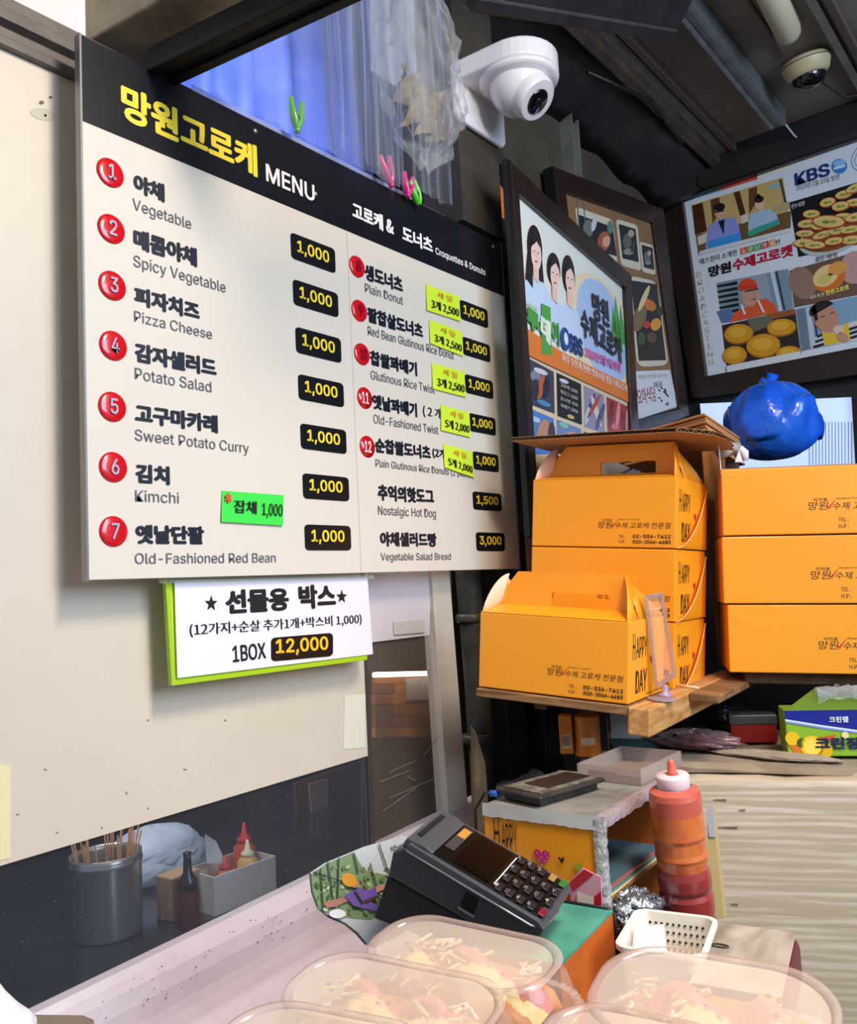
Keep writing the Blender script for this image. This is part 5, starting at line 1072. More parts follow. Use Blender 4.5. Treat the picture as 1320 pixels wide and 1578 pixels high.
PD = M('1c1218', .5)
mb = MB(FO); ot(mb, 'H', .085, .69, .05, .235, PD, .004); ot(mb, 'APPY', .155, .695, .14, .19, PD, .004); ot(mb, 'MOON', .11, .55, .19, .10, PD, .014); mb.build('box_print', org)
mb = MB(FO); heart(mb, .50*OW, .69*OH, .0115, lambda x, z: (x, -.0016, z), M('d0286c', .45)); mb.build('printed_heart', org)
mb = MB(FO)
for (dx, dz) in ((-.006, .004), (.006, .005), (0, -.001), (-.004, -.005), (.004, -.005), (0, .006), (0, -.010), (.008, 0)):
    mb.poly([(.50*OW+dx+.0011*math.cos(t), -.0019, .69*OH+dz+.0011*math.sin(t)) for t in [i*math.pi/3 for i in range(6)]], M('f0a0c0', .45))
mb.build('heart_dot', org, kind='stuff')
mb = MB(FO); mb.poly([(.635*OW, -.0016, .70*OH), (.655*OW, -.0016, .705*OH), (.665*OW, -.0016, .69*OH), (.685*OW, -.0016, .715*OH), (.69*OW, -.0016, .695*OH), (.668*OW, -.0016, .66*OH)], PD); mb.build('printed_heart', org)
mb = MB(FO); heart(mb, .80*OW, .66*OH, .0062, lambda x, z: (x, -.0016, z), M('a8a828', .45)); mb.build('printed_heart', org)
mb = MB(FO); mb.poly([(.45*OW, -.0018, .58*OH), (.98*OW, -.0018, .53*OH), (.98*OW, -.0018, .505*OH), (.50*OW, -.0018, .55*OH)], film('f6cf9a', .5, .6, .2)); mb.build('clear_tape', org)
# pink and red striped sticker card in front of the organiser
mb = MB(FO); RS = M('c81c34', .4); PK = M('e8a0b0', .4)
cardo = thing('striped_card', 'pink and red striped card with a white label, right of the terminal keypad', 'card', FO @ V((.85*OW, -.004, 0)))
mb.prism([(.74*OW, -.004, .30*OH), (.97*OW, -.004, .30*OH), (.985*OW, -.004, .62*OH), (.84*OW, -.004, .66*OH), (.72*OW, -.004, .54*OH)], (0, .0015, 0), PK); mb.build('card', cardo, bevel=.0005)
for q9 in ([(.73*OW, .55*OH), (.86*OW, .655*OH), (.93*OW, .63*OH), (.75*OW, .49*OH)], [(.92*OW, .48*OH), (.98*OW, .53*OH), (.978*OW, .44*OH), (.94*OW, .38*OH)]):
    mb = MB(FO); mb.poly([(x, -.0046, z) for x, z in q9], RS); mb.build('red_stripe', cardo)
mb = MB(FO); mb.poly([(.77*OW, -.0052, .31*OH), (.91*OW, -.0052, .31*OH), (.92*OW, -.0052, .48*OH), (.79*OW, -.0052, .50*OH)], M('efe6d2', .5)); mb.build('white_label', cardo)
# things on the organiser top: dirty scale, clear case
OT = a.z+.001
s0 = hz(762, 1218, OT+.012); s1 = hz(828, 1232, OT+.012); s2 = hz(871, 1196, OT+.012)
FSc = frame((s0.x, s0.y, OT), V((s1.x-s0.x, s1.y-s0.y, 0)), V((s2.x-s1.x, s2.y-s1.y, 0))); w1 = (s1-s0).length*1.05; d1 = (s2-s1).length
sc = thing('black_scale', 'black grime-covered tray scale on the organiser top', 'scale', FSc @ V((w1/2, d1/2, 0)))
BK1 = M('16161a', .45, n=(25, '4a443a', .6))
mb = MB(FSc); mb.box(.008, w1-.008, .008, d1-.008, 0, .010, BK1); mb.build('base', sc, bevel=.003)
mb = MB(FSc); mb.box(0, w1, 0, d1, .010, .016, BK1); mb.build('rim', sc, bevel=.003)
mb = MB(FSc); mb.box(.008, w1-.008, .010, d1-.008, .0155, .0175, M('4d473c', .85, n=(60, '8a8068', .9), b=(80, .9))); mb.build('gritty_tray', sc)
mb = MB(FSc); mb.box(.022, w1-.018, .036, d1-.012, .0172, .0185, M('14161f', .35)); mb.build('display', sc)
mb = MB(); mb.tube([s0+V((-.004, 0, -.004)), s0+V((-.02, .004, -.006)), s0+V((-.035, 0, -.03)), s0+V((-.035, 0, -.12))], .0022, M('24262a', .5), n=6); cbl = mb.build('cable', sc)
mb = MB(); mb.tube([s0+V((.004, 0, -.004)), s0+V((-.008, .001, -.005))], .0045, M('2458a8', .4), n=8); mb.build('blue_plug', sc)
q0 = hz(890, 1200, OT); q1 = hz(988, 1211, OT); q2 = hz(1030, 1178, OT)
FCc = frame(q0, V((q1.x-q0.x, q1.y-q0.y, 0)), V((q2.x-q1.x, q2.y-q1.y, 0))); w1 = (q1-q0).length; d1 = (q2-q1).length
cc = thing('clear_case', 'empty clear plastic case with open top on the right of the organiser top', 'case', FCc @ V((w1/2, d1/2, 0)))
CL = M('b9a8a0', .15, alpha=.42, coat=.5)
for (x0, x1, y0, y1) in ((0, w1, 0, .002), (0, w1, d1-.002, d1), (0, .002, .002, d1-.002), (w1-.002, w1, .002, d1-.002)):
    mb = MB(FCc); mb.box(x0, x1, y0, y1, 0, .022, CL); mb.build('wall_panel', cc)
mb = MB(FCc); mb.box(.002, w1-.002, .002, d1-.002, 0, .002, M('a08a78', .5, alpha=.7)); mb.build('bottom', cc)
mb = MB(FCc); mb.prism([(.016, .0022, .003), (w1-.002, .0022, .003), (w1-.002, .0022, .011), (w1*.62, .0022, .011), (w1*.6, .0022, .014), (.016, .0022, .014)], (0, .0006, 0), M('b98c70', .5)); mb.build('inner_card', cc)
# inside the organiser: papers and foil
mb = MB(FO); random.seed(5)
for k in range(5):
    mb = MB(FO); x = OW*.35+jit(.004); mb.box(x, OW-.004+jit(.003), .02+jit(.004), OD-.03, OH*.42+.0045+k*.003, OH*.42+.0068+k*.003, M(('d8c88a', '5f8088', 'c8b070', '8a5a50', '3f5660')[k], .6)); mb.build('folded_leaflet', label='%s folded leaflet in the stack inside the organiser' % ('lowest yellowish', 'second teal', 'middle tan', 'fourth brown', 'topmost dark teal')[k], cat='leaflet', group='leaflets inside the organiser')
crumple('foil_ball', 'crumpled silver foil sticking out of the open side of the organiser', 'foil', FO @ V((OW+.018, .045, OH*.20)), .030, .040, .045, FOIL, seed=11, rough=.3, n=22)
crumple('dark_bundle', 'dark brown crumpled paper under the foil in the organiser', 'paper', FO @ V((OW-.03, .07, .005)), .03, .05, .03, M('3c2c22', .6, b=(30, .8)), seed=12)
# tins at the back under the shelf
for (x0, x1, yb, h, lab, kk) in ((864, 884, 1160, 58, 'narrow orange tin with barcode, left of the wider tin under the shelf', 0), (886, 926, 1163, 60, 'wider orange tin with pale label under the shelf', 1)):
    d = 1.62; ct2 = at((x0+x1)/2, yb, d); r = (x1-x0)/2*d/FPX; hh = h*d/FPX; t = thing('orange_tin', lab, 'tin', ct2)
    if kk == 0: ctx = MB(frame(ct2, e1, e2)); ctx.box(-r, r, -r, r, 0, hh, M('c87816', .35)); ctx.build('body', t, bevel=.002)
    else: mb = MB(); mb.lathe([(r*.97, 0), (r, .002), (r, hh-.003), (r*.96, hh)], M('c87414', .35), n=26, o=ct2); mb.build('body', t)
    F = frame(ct2, e1, e2); mb = MB(F)
    if kk == 0:
        mb.poly([(-r*.6, -r-.0006, hh*.15), (r*.7, -r-.0006, hh*.15), (r*.7, -r-.0006, hh*.5), (-r*.6, -r-.0006, hh*.5)], M('c9b89a', .5)); mb.build('label', t)
        mb = MB(F)
        for i in range(7): x = -r*.5+i*r*.16; mb.poly([(x, -r-.001, hh*.2), (x+.0008, -r-.001, hh*.2), (x+.0008, -r-.001, hh*.46), (x, -r-.001, hh*.46)], BLACK)
        mb.build('barcode', t, kind='stuff')
    else:
        pts0 = [(r*1.015*math.cos(math.radians(t3)), r*1.015*math.sin(math.radians(t3))) for t3 in range(-115, -50, 8)]
        mb.loops([[(x, y, hh*.30) for x, y in pts0], [(x, y, hh*.48) for x, y in pts0]], M('d0b898', .5), closed=False, cap0=False, cap1=False); mb.build('label', t)
mb = MB(); F = frame(at(925, 1165, 1.66), e1, e2); mb.F = F; mb.box(0, .016, 0, .05, 0, .085, M('191513', .5)); tt = mb.build('dark_book', label='thin dark upright book beside the wider orange tin', cat='book', bevel=.001)
mb = MB(F); mb.box(.0162, .0175, -.001, .04, .01, .075, M('9c5a40', .5)); mb.build('cover_edge', tt)
mb = MB(F); mb.box(.022, .11, .03, .045, .004, .10, M('a6a8ac', .6)); mb.build('white_card', label='pale grey card standing behind the clear case under the shelf', cat='card')
mb = MB(F); mb.prism([(.03, -.02, .004), (.11, -.02, .004), (.098, .02, .026), (.018, .02, .028)], (0, .001, .002), M('35504c', .4)); mb.build('green_folder', label='dark green folder leaning behind the clear case', cat='folder')
mb = MB(); F = frame(at(720, 1240, 1.35), e1, e2)
mb = MB(F); mb.prism([(-.0, 0, -.15), (.035, 0, -.15), (.030, .01, .06), (.016, .015, .11), (.008, .02, .12)], (0, .003, 0), M('5e5038', .7, n=(14, '382c1e', .7), b=(20, .5))); mb.build('paper_scrap', label='tall brown paper scrap behind the organiser beside the pipe', cat='paper')

# ---- squeeze bottle
bt0 = at(1066, 1452, 1.075); bt0 = V((bt0.x, bt0.y, CT)); btop = at(1036, 1200, 1.085)
axd = (btop-at(1066, 1452, 1.085)).normalized(); BLt = (btop-at(1066, 1452, 1.085)).length
base = btop-axd*(BLt*1.0); bs = thing('squeeze_bottle', 'tall ribbed red squeeze bottle of sauce with white collar, beside the organiser', 'bottle', base)
r = .0325; H = BLt; k = H/.205
pr = []; zs = [0, .004]
prof = [(.030, 0), (.033, .004), (.0335, .03), (.0315, .036), (.0335, .042), (.0338, .062), (.0315, .068), (.0335, .074), (.0335, .088), (.0312, .097), (.0322, .108), (.0335, .112), (.0322, .118), (.0318, .132), (.0335, .137), (.0328, .143), (.0325, .165), (.0325, .184), (.0305, .191), (.022, .196)]
prof = [(a2, b2*k) for a2, b2 in prof]
SD = M('8a3230', .28, coat=.5, n=(10, 'b4432f', .5)); SM = M('c45a32', .28, coat=.5, n=(14, 'dd8a3c', .9)); ST = M('c25636', .28, coat=.5, n=(11, 'd9a04a', .8)); SR = M('c25a48', .35, coat=.3)
mats = []
for z0 in [p[1]/k for p in prof[:-1]]: mats.append(SD if z0 < .09 else (SM if z0 < .15 else (ST if z0 < .165 else SR)))
mb = MB(); mb.lathe(prof, SD, n=40, o=base, ax=axd, cap0=True, mats=mats); mb.build('body', bs)
mb = MB(); z0 = .194*k; mb.lathe([(.0205, z0), (.021, z0+.001), (.021, z0+.015), (.020, z0+.017), (.009, z0+.0175)], M('dfc4c8', .4), n=32, o=base, ax=axd); mb.build('collar', bs)
mb = MB(); z1 = z0+.017; mb.lathe([(.0085, z1), (.0055, z1+.004), (.0048, z1+.014), (.0035, z1+.018), (.0005, z1+.020)], M('d8604a', .35), n=18, o=base, ax=axd); mb.build('nozzle', bs)
# yellow-edged board strip leaning behind the bottle
mb = MB(); D9 = 1.32; mb.prism([at(1088, 1245, D9), at(1098, 1243, D9), at(1116, 1415, D9), at(1096, 1418, D9)], V((0, .01, 0)), M('cbb070', .6)); st9 = mb.build('yellow_strip', label='narrow yellowish board strip standing between bottle and wood-grain sheet', cat='strip', bevel=.001)
mb = MB(); mb.prism([at(1087, 1242, D9-.003), at(1098, 1240, D9-.003), at(1102, 1290, D9-.003), at(1092, 1290, D9-.003)], V((0, .002, 0)), M('b9b4b4', .5)); mb.build('grey_tip', st9)
# ---- basket
r0 = hz(950, 1456, 1.105); r1 = hz(988, 1401, 1.105); r2 = hz(1090, 1413, 1.105)
FB = frame((r0.x, r0.y, CT+.012), V((r2.x-r1.x, r2.y-r1.y, 0)), V((r1.x-r0.x, r1.y-r0.y, 0)))
L1 = (r2-r1).length+.012; L2 = (r1-r0).length; HB = 1.105-CT-.012
bk = thing('plastic_basket', 'white perforated plastic basket holding folded paper, right of the terminal', 'basket', FB @ V((L1/2, L2/2, 0)))
WB = M('e6ddcc', .4)
def rr_loop(x0, x1, y0, y1, r, z, n=6):
    out = []
    for (cx, cy, a0) in ((x1-r, y1-r, 0), (x0+r, y1-r, 90), (x0+r, y0+r, 180), (x1-r, y0+r, 270)):
        for i in range(n+1): a = math.radians(a0+90*i/n); out.append((cx+r*math.cos(a), cy+r*math.sin(a), z))
    return out
i_ = .008
mb = MB(FB); mb.loops([rr_loop(i_, L1-i_, i_, L2-i_, .012, 0), rr_loop(0, L1, 0, L2, .014, HB-.006), rr_loop(-.004, L1+.004, -.004, L2+.004, .016, HB-.006), rr_loop(-.004, L1+.004, -.004, L2+.004, .016, HB), rr_loop(.0015, L1-.0015, .0015, L2-.0015, .013, HB), rr_loop(i_+.0015, L1-i_-.0015, i_+.0015, L2-i_-.0015, .011, .0015)], WB, sm=False); mb.build('tub', bk, bevel=.0008)
HD = M('2b2420', .8); mb = MB(FB)
for row in range(5):
    for col in range(10):
        x = .014+col*(L1-.028)/9; z = HB-.012-row*.009; yy = L2-.0018-(HB-z)/HB*i_
        mb.lathe([(.0016, 0), (.0015, .0005)], HD, n=8, o=(x, yy-.0006, z), ax=(0, -1, 0))
mb.build('round_hole', bk, kind='stuff')
mb = MB(FB); mb.prism([(.006, .006, .02), (L1*.62, .006, .02), (L1*.40, L2*.72, HB-.004), (.008, L2*.5, HB-.003)], (0, 0, .0016), M('d5d9e6', .6)); pp = mb.build('folded_paper', label='white folded paper sheets lying slanted in the perforated basket', cat='paper')
mb = MB(FB); mb.prism([(.012, .004, .03), (L1*.5, .002, .028), (L1*.36, L2*.5, HB-.006), (.014, L2*.32, HB-.002)], (0, 0, .001), M('c9cfe0', .6)); mb.build('sheet', pp)
# ---- wood-grain box with maroon side
g0 = hz(1103, 1420, 1.085); g1 = hz(1232, 1437, 1.085); g2 = hz(1196, 1500, 1.085)
FG = frame((g1.x, g1.y, CT+.001), V((g0.x-g1.x, g0.y-g1.y, 0)), V((g2.x-g1.x, g2.y-g1.y, 0))); Wg = (g0-g1).length; Dg = (g2-g1).length+.05; Hg = 1.085-CT-.001
wg = thing('wood_grain_box', 'low box with pale grey wood-grain top and maroon rounded side', 'box', FG @ V((Wg/2, Dg/2, 0)))
mb = MB(FG); s6 = -1 if (FG.to_3x3() @ V((0, 0, 1))).z < 0 else 1
mb.box(0, Wg, 0, Dg, 0, s6*(Hg-.002), M('5c1620', .4)); mb.build('body', wg, bevel=.012, seg=4)
mb = MB(FG); mb.box(.004, Wg, .0, Dg, s6*(Hg-.002), s6*Hg, woodm('b8ae9f', '857a6c', (8, 2.4, 8), .45, 3, 1.4)); mb.build('top_panel', wg, bevel=.0008)
mb = MB(FG); hp = [(Wg*.84+.010*math.cos(a), Dg*.42+.004*math.sin(a), s6*(Hg+.0012)) for a in [math.pi*(.1+1.8*i/12) for i in range(13)]]; mb.tube(hp, .0008, M('33302c', .3), n=6); mb.build('wire_loop', wg)
# ---- green topped orange box under the terminal
k0 = hz(944, 1402, 1.11); k1 = hz(880, 1468, 1.11); k2 = hz(900, 1385, 1.11)
FK = frame((k0.x, k0.y, CT+.001), V((k1.x-k0.x, k1.y-k0.y, 0)), V((k2.x-k0.x, k2.y-k0.y, 0))); Hk = 1.11-CT-.001; s7 = 1 if (FK.to_3x3() @ V((0, 0, 1))).z > 0 else -1
Lk = (k1-k0).length+.03; gr = thing('green_topped_box', 'orange box with grimy green top and black edges under the card terminal', 'box', FK @ V((Lk/2, .08, 0)))
mb = MB(FK); mb.box(0, Lk, 0, .17, 0, s7*(Hk-.003), M('c8621c', .5, n=(12, '8c4a22', .6))); mb.build('body', gr)
mb = MB(FK); mb.box(.0, Lk, .0, .17, s7*(Hk-.003), s7*Hk, M('4f9c82', .5, n=(9, '2c6a62', .7))); mb.build('green_top', gr)
mb = MB(FK); mb.tube([(-.001, -.001, s7*(Hk-.06)), (-.001, -.001, s7*(Hk-.004)), (.001, .006, s7*Hk), (.0, .12, s7*Hk)], .0028, BLACK, n=8); mb.build('black_edge', gr)
# ---- card terminal
ta = at(630, 1300, .95); tb = at(828, 1418, .885); tc = at(716, 1266, 1.03)
FT = frame(ta, tb-ta, tc-ta); TL_ = (tb-ta).length*1.06; TW = abs((FT.inverted() @ tc).y)*.97
term = thing('card_terminal', 'dark grey countertop card payment terminal with keypad, sloping toward the camera', 'card terminal', ta+V((.06, .04, -.09)))
TG = M('3c3c3e', .38, .2); TG2 = M('55575b', .32, .35, coat=.2); TB = M('08080a', .25, spec=.3); KEY = M('1b1b1f', .35)
x0 = -.004
mb = MB(FT); mb.prism([(x0, 0, -.008), (TL_-.004, 0, -.008), (TL_, 0, -.014), (TL_-.012, 0, -.030), (TL_*.62, 0, -.046), (-.012, 0, -.050), (-.016, 0, -.020)], (0, TW, 0), TG); mb.build('body', term, bevel=.005, seg=3)
mb = MB(FT); mb.prism([(-.002, 0, -.009), (.0, 0, .0), (TL_-.008, 0, -.001), (TL_, 0, -.006), (TL_, 0, -.0085)], (0, TW, 0), TG2); mb.build('top_shell', term, bevel=.003, seg=3)
mb = MB(FT); mb.prism([(.006, .006, .0), (TL_-.012, .006, -.0008), (TL_-.012, TW-.006, -.0008), (.006, TW-.006, 0)], (0, 0, .0016), TB); mb.build('glossy_face', term, bevel=.0008)
mb = MB(FT); mb.box(.050, TL_*.56, .012, TW-.012, .0014, .0020, M('030304', .25, spec=.2)); mb.build('screen', term)
mb = MB(FT); mb.prism([(-.010, .004, -.012), (-.006, .004, .003), (.018, .004, .005), (.030, .004, .001)], (0, TW-.008, 0), TG2); mb.build('printer_cover', term, bevel=.003, seg=3)
mb = MB(FT); mb.prism([(.0, .018, .0042), (.006, .018, .0048), (.006, TW-.018, .0048), (.0, TW-.018, .0042)], (0, 0, .0008), BLACK); mb.build('paper_slot', term)
mb = MB(FT); mb.box(.031, .043, TW*.30, TW*.88, .0014, .0024, M('3c3a3a', .3)); lb_ = mb.build('label_plate', term)
mb = MB(FT); mb.box(.032, .042, TW*.62, TW*.84, .0024, .0028, M('b88438', .35)); mb.build('gold_sticker', lb_)
mb = MB(FT); mb.box(TL_*.595, TL_*.603, TW*.14, TW*.86, .0014, .0020, M('c8cacc', .3)); mb.build('white_line', term)
for s8 in (0,):
    mb = MB(FT); mb.tube([(.0, -.0008, -.0088), (TL_-.014, -.0008, -.0090), (TL_-.002, .006, -.0085), (TL_+.0012, TW*.5, -.0085)], .0012, M('b6b8ba', .2, .8), n=8); mb.build('silver_trim', term)
mb = MB(FT); mb.box(TL_*.46, TL_*.56, -.0012, .002, -.034, -.0145, TB); sl = mb.build('card_slot', term, bevel=.001)
mb = MB(FT); mb.box(TL_*.46-.0015, TL_*.56+.0015, -.0016, .0, -.0365, -.0345, M('9a9c9e', .3, .7)); mb.build('slot_rim', sl)
kx0, kx1 = TL_*.64, TL_*.945
for i in range(5):
    for j in range(4):
        x = kx0+(kx1-kx0)*i/4.0; y = TW*(.14+.72*j/3); kw = (kx1-kx0)/4*.62; kd = TW*.15
        m = KEY; nm = 'key'
        if (i, j) == (4, 0): m = M('6a1420', .35)
        elif (i, j) == (4, 3): m = M('2c6a24', .35)
        elif (i, j) == (3, 3): m = M('96743c', .35)
        mb = MB(FT); mb.box(x-kw/2, x+kw/2, y-kd/2, y+kd/2, .0012, .0034, m); kk = mb.build(nm, term, bevel=.0009)
        if m is KEY:
            lab = [['.', '1', '4', '7'], ['F1', '2', '5', '8'], ['*', '3', '6', '9'], ['#', '0', '00', ''], ['', '^', '<', '']][i][j]
            if lab:
                mb = MB(FT); mb.text(lab, (x-.002, y-kd*.28, .0037), (0, kd*.5, 0), (-.0035, 0, 0), M('8e9094', .4)); mb.build('key_legend', kk)
# dark stand beneath the terminal
mb = MB(FT); mb.prism([(-.014, .004, -.052), (TL_*.62, .004, -.048), (TL_*.55, .004, -.085), (-.014, .004, -.110)], (0, TW-.008, 0), M('0d0d10', .5)); mb.build('stand', term, bevel=.003)
# ---- leaflet with a zip-line photo leaning behind the terminal
lf = thing('photo_leaflet', 'curved-edge leaflet with a forest zip-line photo leaning behind the terminal', 'leaflet', at(560, 1420, 1.02))
lc = at(560, 1370, 1.03); LN = (RW @ V((.28, -.35, -1))).normalized(); LFp = Flat(lc, LN)
lo_ = [(476, 1346), (500, 1330), (560, 1305), (620, 1288), (660, 1300), (660, 1400), (620, 1440), (575, 1462), (562, 1456), (548, 1440), (530, 1425), (505, 1414), (488, 1400), (479, 1375)]
mb = MB(); LFp.prism(mb, lo_, -.0006, 0, M('c6ccd0', .4)); mb.build('sheet', lf)
def lp(mb, px, c, k): LFp.poly(mb, px, .0003*k, M(c, .4))
mb = MB(); lp(mb, [(479, 1347), (502, 1331), (545, 1313), (560, 1340), (600, 1350), (612, 1400), (570, 1418), (530, 1414), (506, 1408), (490, 1396), (481, 1374)], '7c9468', 1); mb.build('printed_ground', lf)
random.seed(44); mb = MB()
for i in range(90):
    x = random.uniform(484, 606); y = random.uniform(1335, 1408)
    if y < 1347-(x-479)*.45: continue
    LFp.ell(mb, x, y, random.uniform(2, 6), random.uniform(1.5, 4), .0003*2+.00002*i, M(random.choice(('5f7a4c', '8fae76', 'a9c48c', '46603a', 'c2d0a8', '6c8458')), .4), random.random()*3, 8)
for (a2, b2, c2, d2) in ((505, 1328, 515, 1400), (522, 1322, 520, 1395), (545, 1314, 552, 1345), (584, 1300, 600, 1350), (494, 1338, 498, 1400), (570, 1330, 590, 1400)):
    LFp.poly(mb, [(a2-1, b2), (a2+1, b2), (c2+1, d2), (c2-1, d2)], .0028, M('3a4234', .5))
mb.build('forest_print', lf)
mb = MB(); K9 = 11
lp(mb, [(482, 1343), (530, 1358), (530, 1359.5), (482, 1344.5)], '202428', K9); lp(mb, [(500, 1393), (505, 1388), (530, 1383), (536, 1388), (520, 1396), (503, 1399)], 'b07a64', K9); lp(mb, [(530, 1380), (552, 1368), (568, 1372), (578, 1366), (582, 1380), (572, 1390), (590, 1400), (580, 1404), (560, 1400), (545, 1396)], '7358a8', K9+1); lp(mb, [(575, 1368), (598, 1360), (602, 1365), (580, 1376)], 'c8907c', K9+1)
LFp.ell(mb, 538, 1356, 12, 10, .0003*(K9+2), M('e0a030', .4), .5); LFp.ell(mb, 547, 1362, 7, 6, .0003*(K9+1.6), M('c08a74', .4)); LFp.ell(mb, 520, 1408, 13, 7, .0003*(K9), M('e4e4e4', .4)); lp(mb, [(548, 1372), (560, 1392), (557, 1394), (545, 1375)], '2c3038', K9+3); lp(mb, [(560, 1388), (580, 1380), (582, 1384), (563, 1393)], '4a3a38', K9+3)
mb.build('climber_print', lf)
mb = MB(); LFp.text(mb, 'she', 602, 1312, 620, 1308, 9, .0009, M('30343c', .5)); mb.build('leaflet_lettering', lf)
mb = MB(); LFp.prism(mb, [(476, 1346), (479, 1375), (488, 1400), (505, 1414), (530, 1425), (548, 1440), (562, 1456), (565, 1454), (551, 1437), (532, 1422), (507, 1411), (491, 1398), (482, 1374), (479, 1345)], 0, .0006, M('3f4644', .4)); mb.build('dark_rim', lf)
# ---- napkin corner and brown tray at the lower left
mb = MB(); n0 = at(-20, 1480, .62); random.seed(2); rr = []
for j in range(5): rr.append([at(-30+u*1.0, 1488+u*.95+j*22, .60-.01*j)+V((0, 0, jit(.0015))) for u in (0, 20, 38, 56, 74, 86)])
for k9 in range(3): 
    mb = MB(); mb.loops([[p+V((0, -.004*k9, -.003*k9)) for p in r9] for r9 in rr], M('e9e6ea', .8, b=(60, .2)), closed=False, cap0=False, cap1=False); mb.build('paper_napkin', solid=.001, label=('uppermost white paper napkin at the lower left corner', 'second white paper napkin at the lower left corner', 'lowest white paper napkin at the lower left corner')[k9], cat='napkin', group='napkins at the lower left corner')
tr = [(50, 1562), (128, 1563), (145, 1570), (146, 1600), (40, 1600)]
Z9 = 1.13; mb = MB(); mb.prism([hz(x, y, Z9) for x, y in tr], (0, 0, -.02), M('6f5d4c', .35, coat=.3)); mb.build('napkin_tray', label='corner of a glossy brown tray beside the napkins', cat='tray', bevel=.002)
# ================================================================== SALAD BREAD CONTAINERS
mb = MB(); mb.box(-.62, .10, .12, .62, 1.085, 1.10, M('8b8d90', .3, .8)); mb.build('steel_tray', label='steel display tray under the packed salad breads', cat='tray', bevel=.002)
LID2 = M('dfcbb9', .16, alpha=.54, coat=.8); RIM = M('c4ab9e', .16, alpha=.5, coat=.6)
LIDB = M('dccabf', .10, alpha=.20, coat=1.0, b=(35, .25))
BUN = M('d9903c', .5, n=(18, 'b8682a', .6)); EGG = M('f2dc94', .55, n=(30, 'e2b860', .6), b=(60, .5)); HAM = M('e08a80', .45, n=(14, 'cf6a64', .5)); CAB = (M('f0e2a8', .5), M('f4ecc8', .5), M('e6cc7c', .5), M('e9d6a0', .5)); SPR = M('a8302a', .4)
def stad(hl, hw, z, r, n=9, dx=0, crimp=0, nc=60):
    out = []
    for (cx, cy, a0) in ((hl-r, hw-r, 0), (-hl+r, hw-r, 90), (-hl+r, -hw+r, 180), (hl-r, -hw+r, 270)):
        for i in range(n+1):
            a = math.radians(a0+90*i/n); out.append((cx+r*math.cos(a)+dx, cy+r*math.sin(a), z))
    if crimp:
        # resample long sides so the crimped flange shows
        res = []; m2 = len(out)
        for i in range(m2):
            p, q9 = V(out[i]), V(out[(i+1) % m2]); k9 = max(1, int((q9-p).length/.003))
            for j in range(k9): res.append(p.lerp(q9, j/k9))
        out = res
    return out
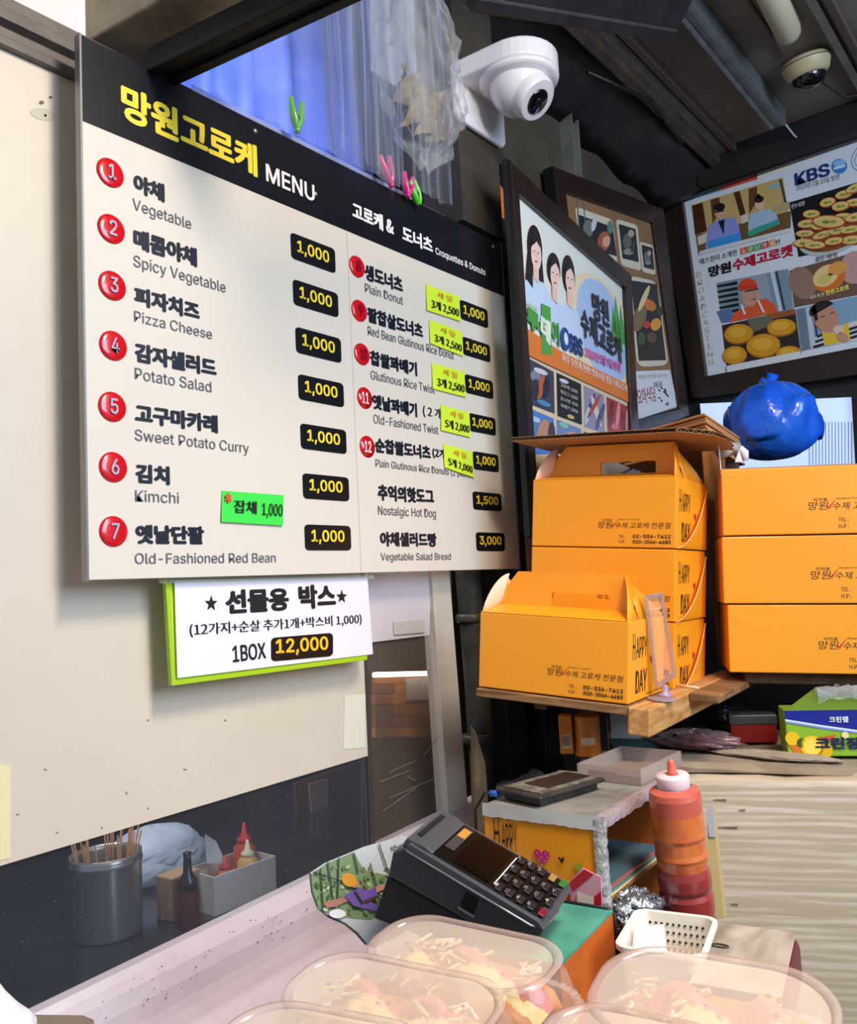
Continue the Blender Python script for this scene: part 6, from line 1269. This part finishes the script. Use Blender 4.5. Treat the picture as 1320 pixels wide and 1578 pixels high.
def loaf(px_l, px_r, zt, hw, lab, lab2, seed, hl=None, rollx=0.0, rolly=0.0, tall=.066):
    random.seed(seed); A = hz(*px_l, zt); B = hz(*px_r, zt); c = (A+B)/2; L = (B-A).length
    F = frame((c.x, c.y, zt-tall), V((B.x-A.x, B.y-A.y, 0)), V((0, 0, 1)).cross(B-A)) @ Matrix.Rotation(rollx, 4, 'X') @ Matrix.Rotation(rolly, 4, 'Y')
    hl = L/2; t = thing('bread_container', lab, 'food container', F @ V((0, 0, 0)), 'clear containers of salad bread')
    e = .007
    zf = .026
    # tray
    mb = MB(F); mb.loops([stad(hl+e-.010, hw+e-.010, 0, hw*.75), stad(hl+e, hw+e, zf-.001, hw*.8), stad(hl+e+.003, hw+e+.003, zf, hw*.85)], LIDB, cap0=True, cap1=False); mb.build('base_tray', t)
    # lid wall with flutes
    rings = []
    for k9, (o9, z) in enumerate(((e, zf), (e-.001, zf+.012), (e-.004, tall-.014), (e-.008, tall-.005), (e-.010, tall-.001))):
        base9 = stad(hl+o9, hw+o9, z, hw*.85, n=16)
        if k9 in (1, 2): base9 = [(x*(1+(.010 if i % 4 < 2 else -.006)*(1 if abs(x) > hl*.55 else 0)), y*(1+(.012 if i % 4 < 2 else -.006)*(1 if abs(x) > hl*.55 else 0)), z) for i, (x, y, z) in enumerate(base9)]
        rings.append(base9)
    mb = MB(F); mb.loops(rings, LIDB, cap0=False, cap1=False); lw_ = mb.build('lid_wall', t)
    mb = MB(F); mb.loops([stad(hl+2e-3, hw+2e-3, tall-.001, hw*.85, n=16), stad(hl+1e-3, hw+1e-3, tall+.0012, hw*.85, n=16), stad(hl-.0025, hw-.0025, tall+.0012, hw*.85, n=16), stad(hl-.004, hw-.004, tall-.0012, hw*.85, n=16)], RIM, cap0=False, cap1=False); mb.build('rim_ridge', t)
    mb = MB(F); g = []
    for s in (1, .8, .5, .2): g.append([(x*s, y*s, tall-.0012+.0016*(1-s*s)) for x, y, z in stad(hl-.004, hw-.004, 0, hw*.85, n=16)])
    mb.loops(g, LID2, cap0=False, cap1=True); mb.build('lid_top', t)
    # crinkled flange
    pts = stad(hl+e+.004, hw+e+.004, zf, hw*.9, n=10, crimp=1); inn = stad(hl+e, hw+e, zf, hw*.88, n=10, crimp=1)
    n9 = min(len(pts), len(inn)); pts = pts[:n9]; inn = inn[:n9]
    mb = MB(F); rr = [[(x, y, zf+.001) for x, y, z in [stad(hl+e-.001, hw+e-.001, zf, hw*.88, n=40)[i] for i in range(164)]]]
    st1 = stad(hl+e+.004, hw+e+.004, zf, hw*.9, n=40)
    rr.append([(x*(1+.012*math.sin(i*1.9)), y*(1+.015*math.sin(i*2.3)), zf+.0015+.0012*math.sin(i*1.3)) for i, (x, y, z) in enumerate(st1)])
    rr.append([(x*(1+.012*math.sin(i*1.9)), y*(1+.015*math.sin(i*2.3)), zf+.0003+.0012*math.sin(i*1.3)) for i, (x, y, z) in enumerate(st1)])
    mb.loops(rr, RIM, cap0=False, cap1=False); mb.build('crinkled_flange', t)
    # bread inside: split bun, ham, egg salad, shredded cabbage
    bl = hl*.93; bw = hw*.95
    bd = thing('salad_bread', lab2, 'bread', F @ V((0, 0, .004)), 'salad breads in the containers')
    for sg in (-1, 1):
        mb = MB(F); rings = []
        for j in range(17):
            u = -1+2*j/16; cc = max(.02, (1-abs(u)**3.2))**.5; ring = []
            for i in range(16):
                a = 2*math.pi*i/16; ring.append((u*bl, sg*bw*.52+bw*.46*cc*math.cos(a), .025+.024*cc*math.sin(a)))
            rings.append(ring)
        mb.loops(rings, BUN); mb.build('bun_half', bd)
    zin = tall-.0045
    def lump(name, m, cy, wy, h, amp, sd):
        random.seed(sd); mb = MB(F); rr = []
        for j in range(13):
            v = j/12; y = cy-wy+2*wy*v; rr.append([(x9*bl*.95, y+.003*math.sin(x9*9+sd), min(zin, .030+h*math.sin(math.pi*v)**.5*(1-abs(x9)**4)*(.82+.25*math.sin(x9*7+sd*2)+jit(amp)))) for x9 in [-1+2*i/34 for i in range(35)]])
        mb.loops(rr, m, closed=False, cap0=False, cap1=False); return mb.build(name, bd)
    lump('egg_salad', EGG, -bw*.25, bw*.55, .034, .16, seed)
    lump('ham_slice', HAM, bw*.30, bw*.32, .034, .05, seed+1)
    mb = MB(F); random.seed(seed+5)
    for i in range(80):
        x = random.uniform(-bl*.8, bl*.8); y = random.uniform(-bw*.8, bw*.7); a = random.uniform(0, 3.14); l = random.uniform(.004, .009); z = zin-.001-.010*(abs(y)/bw)**2-random.uniform(0, .006)
        dx, dy = math.cos(a)*l, math.sin(a)*l; nx9, ny9 = -math.sin(a)*.0022, math.cos(a)*.0022
        if math.sin(x*60+seed)*.5+.5 < .25: continue
        mb.prism([(x-dx, y-dy, z), (x-dx+nx9, y-dy+ny9, z), (x+dx+nx9, y+dy+ny9, z-jit(.002)), (x+dx, y+dy, z-jit(.002))], (0, 0, .0010), random.choice(CAB))
    mb.build('shredded_cabbage', bd, kind='stuff')
    mb = MB(F)
    for i in range(26):
        x = random.uniform(-bl*.8, bl*.8); y = random.uniform(-bw*.2, bw*.6); mb.lathe([(.0018, 0), (.0014, .0008), (.0004, .001)], SPR, n=6, o=(x, y, zin-.0016))
    mb.build('red_sprinkle', bd, kind='stuff')
    return t
loaf((596, 1432), (856, 1492), 1.215, .040, 'clear container, farthest back, directly in front of the terminal', 'salad bread in the container nearest the terminal', 3, rollx=.10)
loaf((472, 1494), (768, 1560), 1.212, .040, 'clear container in the middle, left of centre, with a pink and cream filling', 'salad bread in the middle container, pink and cream filling', 11, rollx=.12)
loaf((925, 1500), (1292, 1568), 1.213, .054, 'clear container at the right with red-speckled ham below the white basket', 'salad bread with red-speckled ham in the right container', 23, rollx=.14)
loaf((352, 1582), (640, 1642), 1.21, .043, 'clear container at the bottom left, only its rim in view', 'salad bread in the bottom left container, barely in view', 31, rollx=.10)
loaf((838, 1582), (1130, 1650), 1.205, .043, 'clear container at the bottom edge below the red-speckled one', 'salad bread in the lowest container, below the red-speckled one', 41, rollx=.10)
random.seed(1)
for o in bpy.data.objects:
    if '_o' in o: del o['_o']
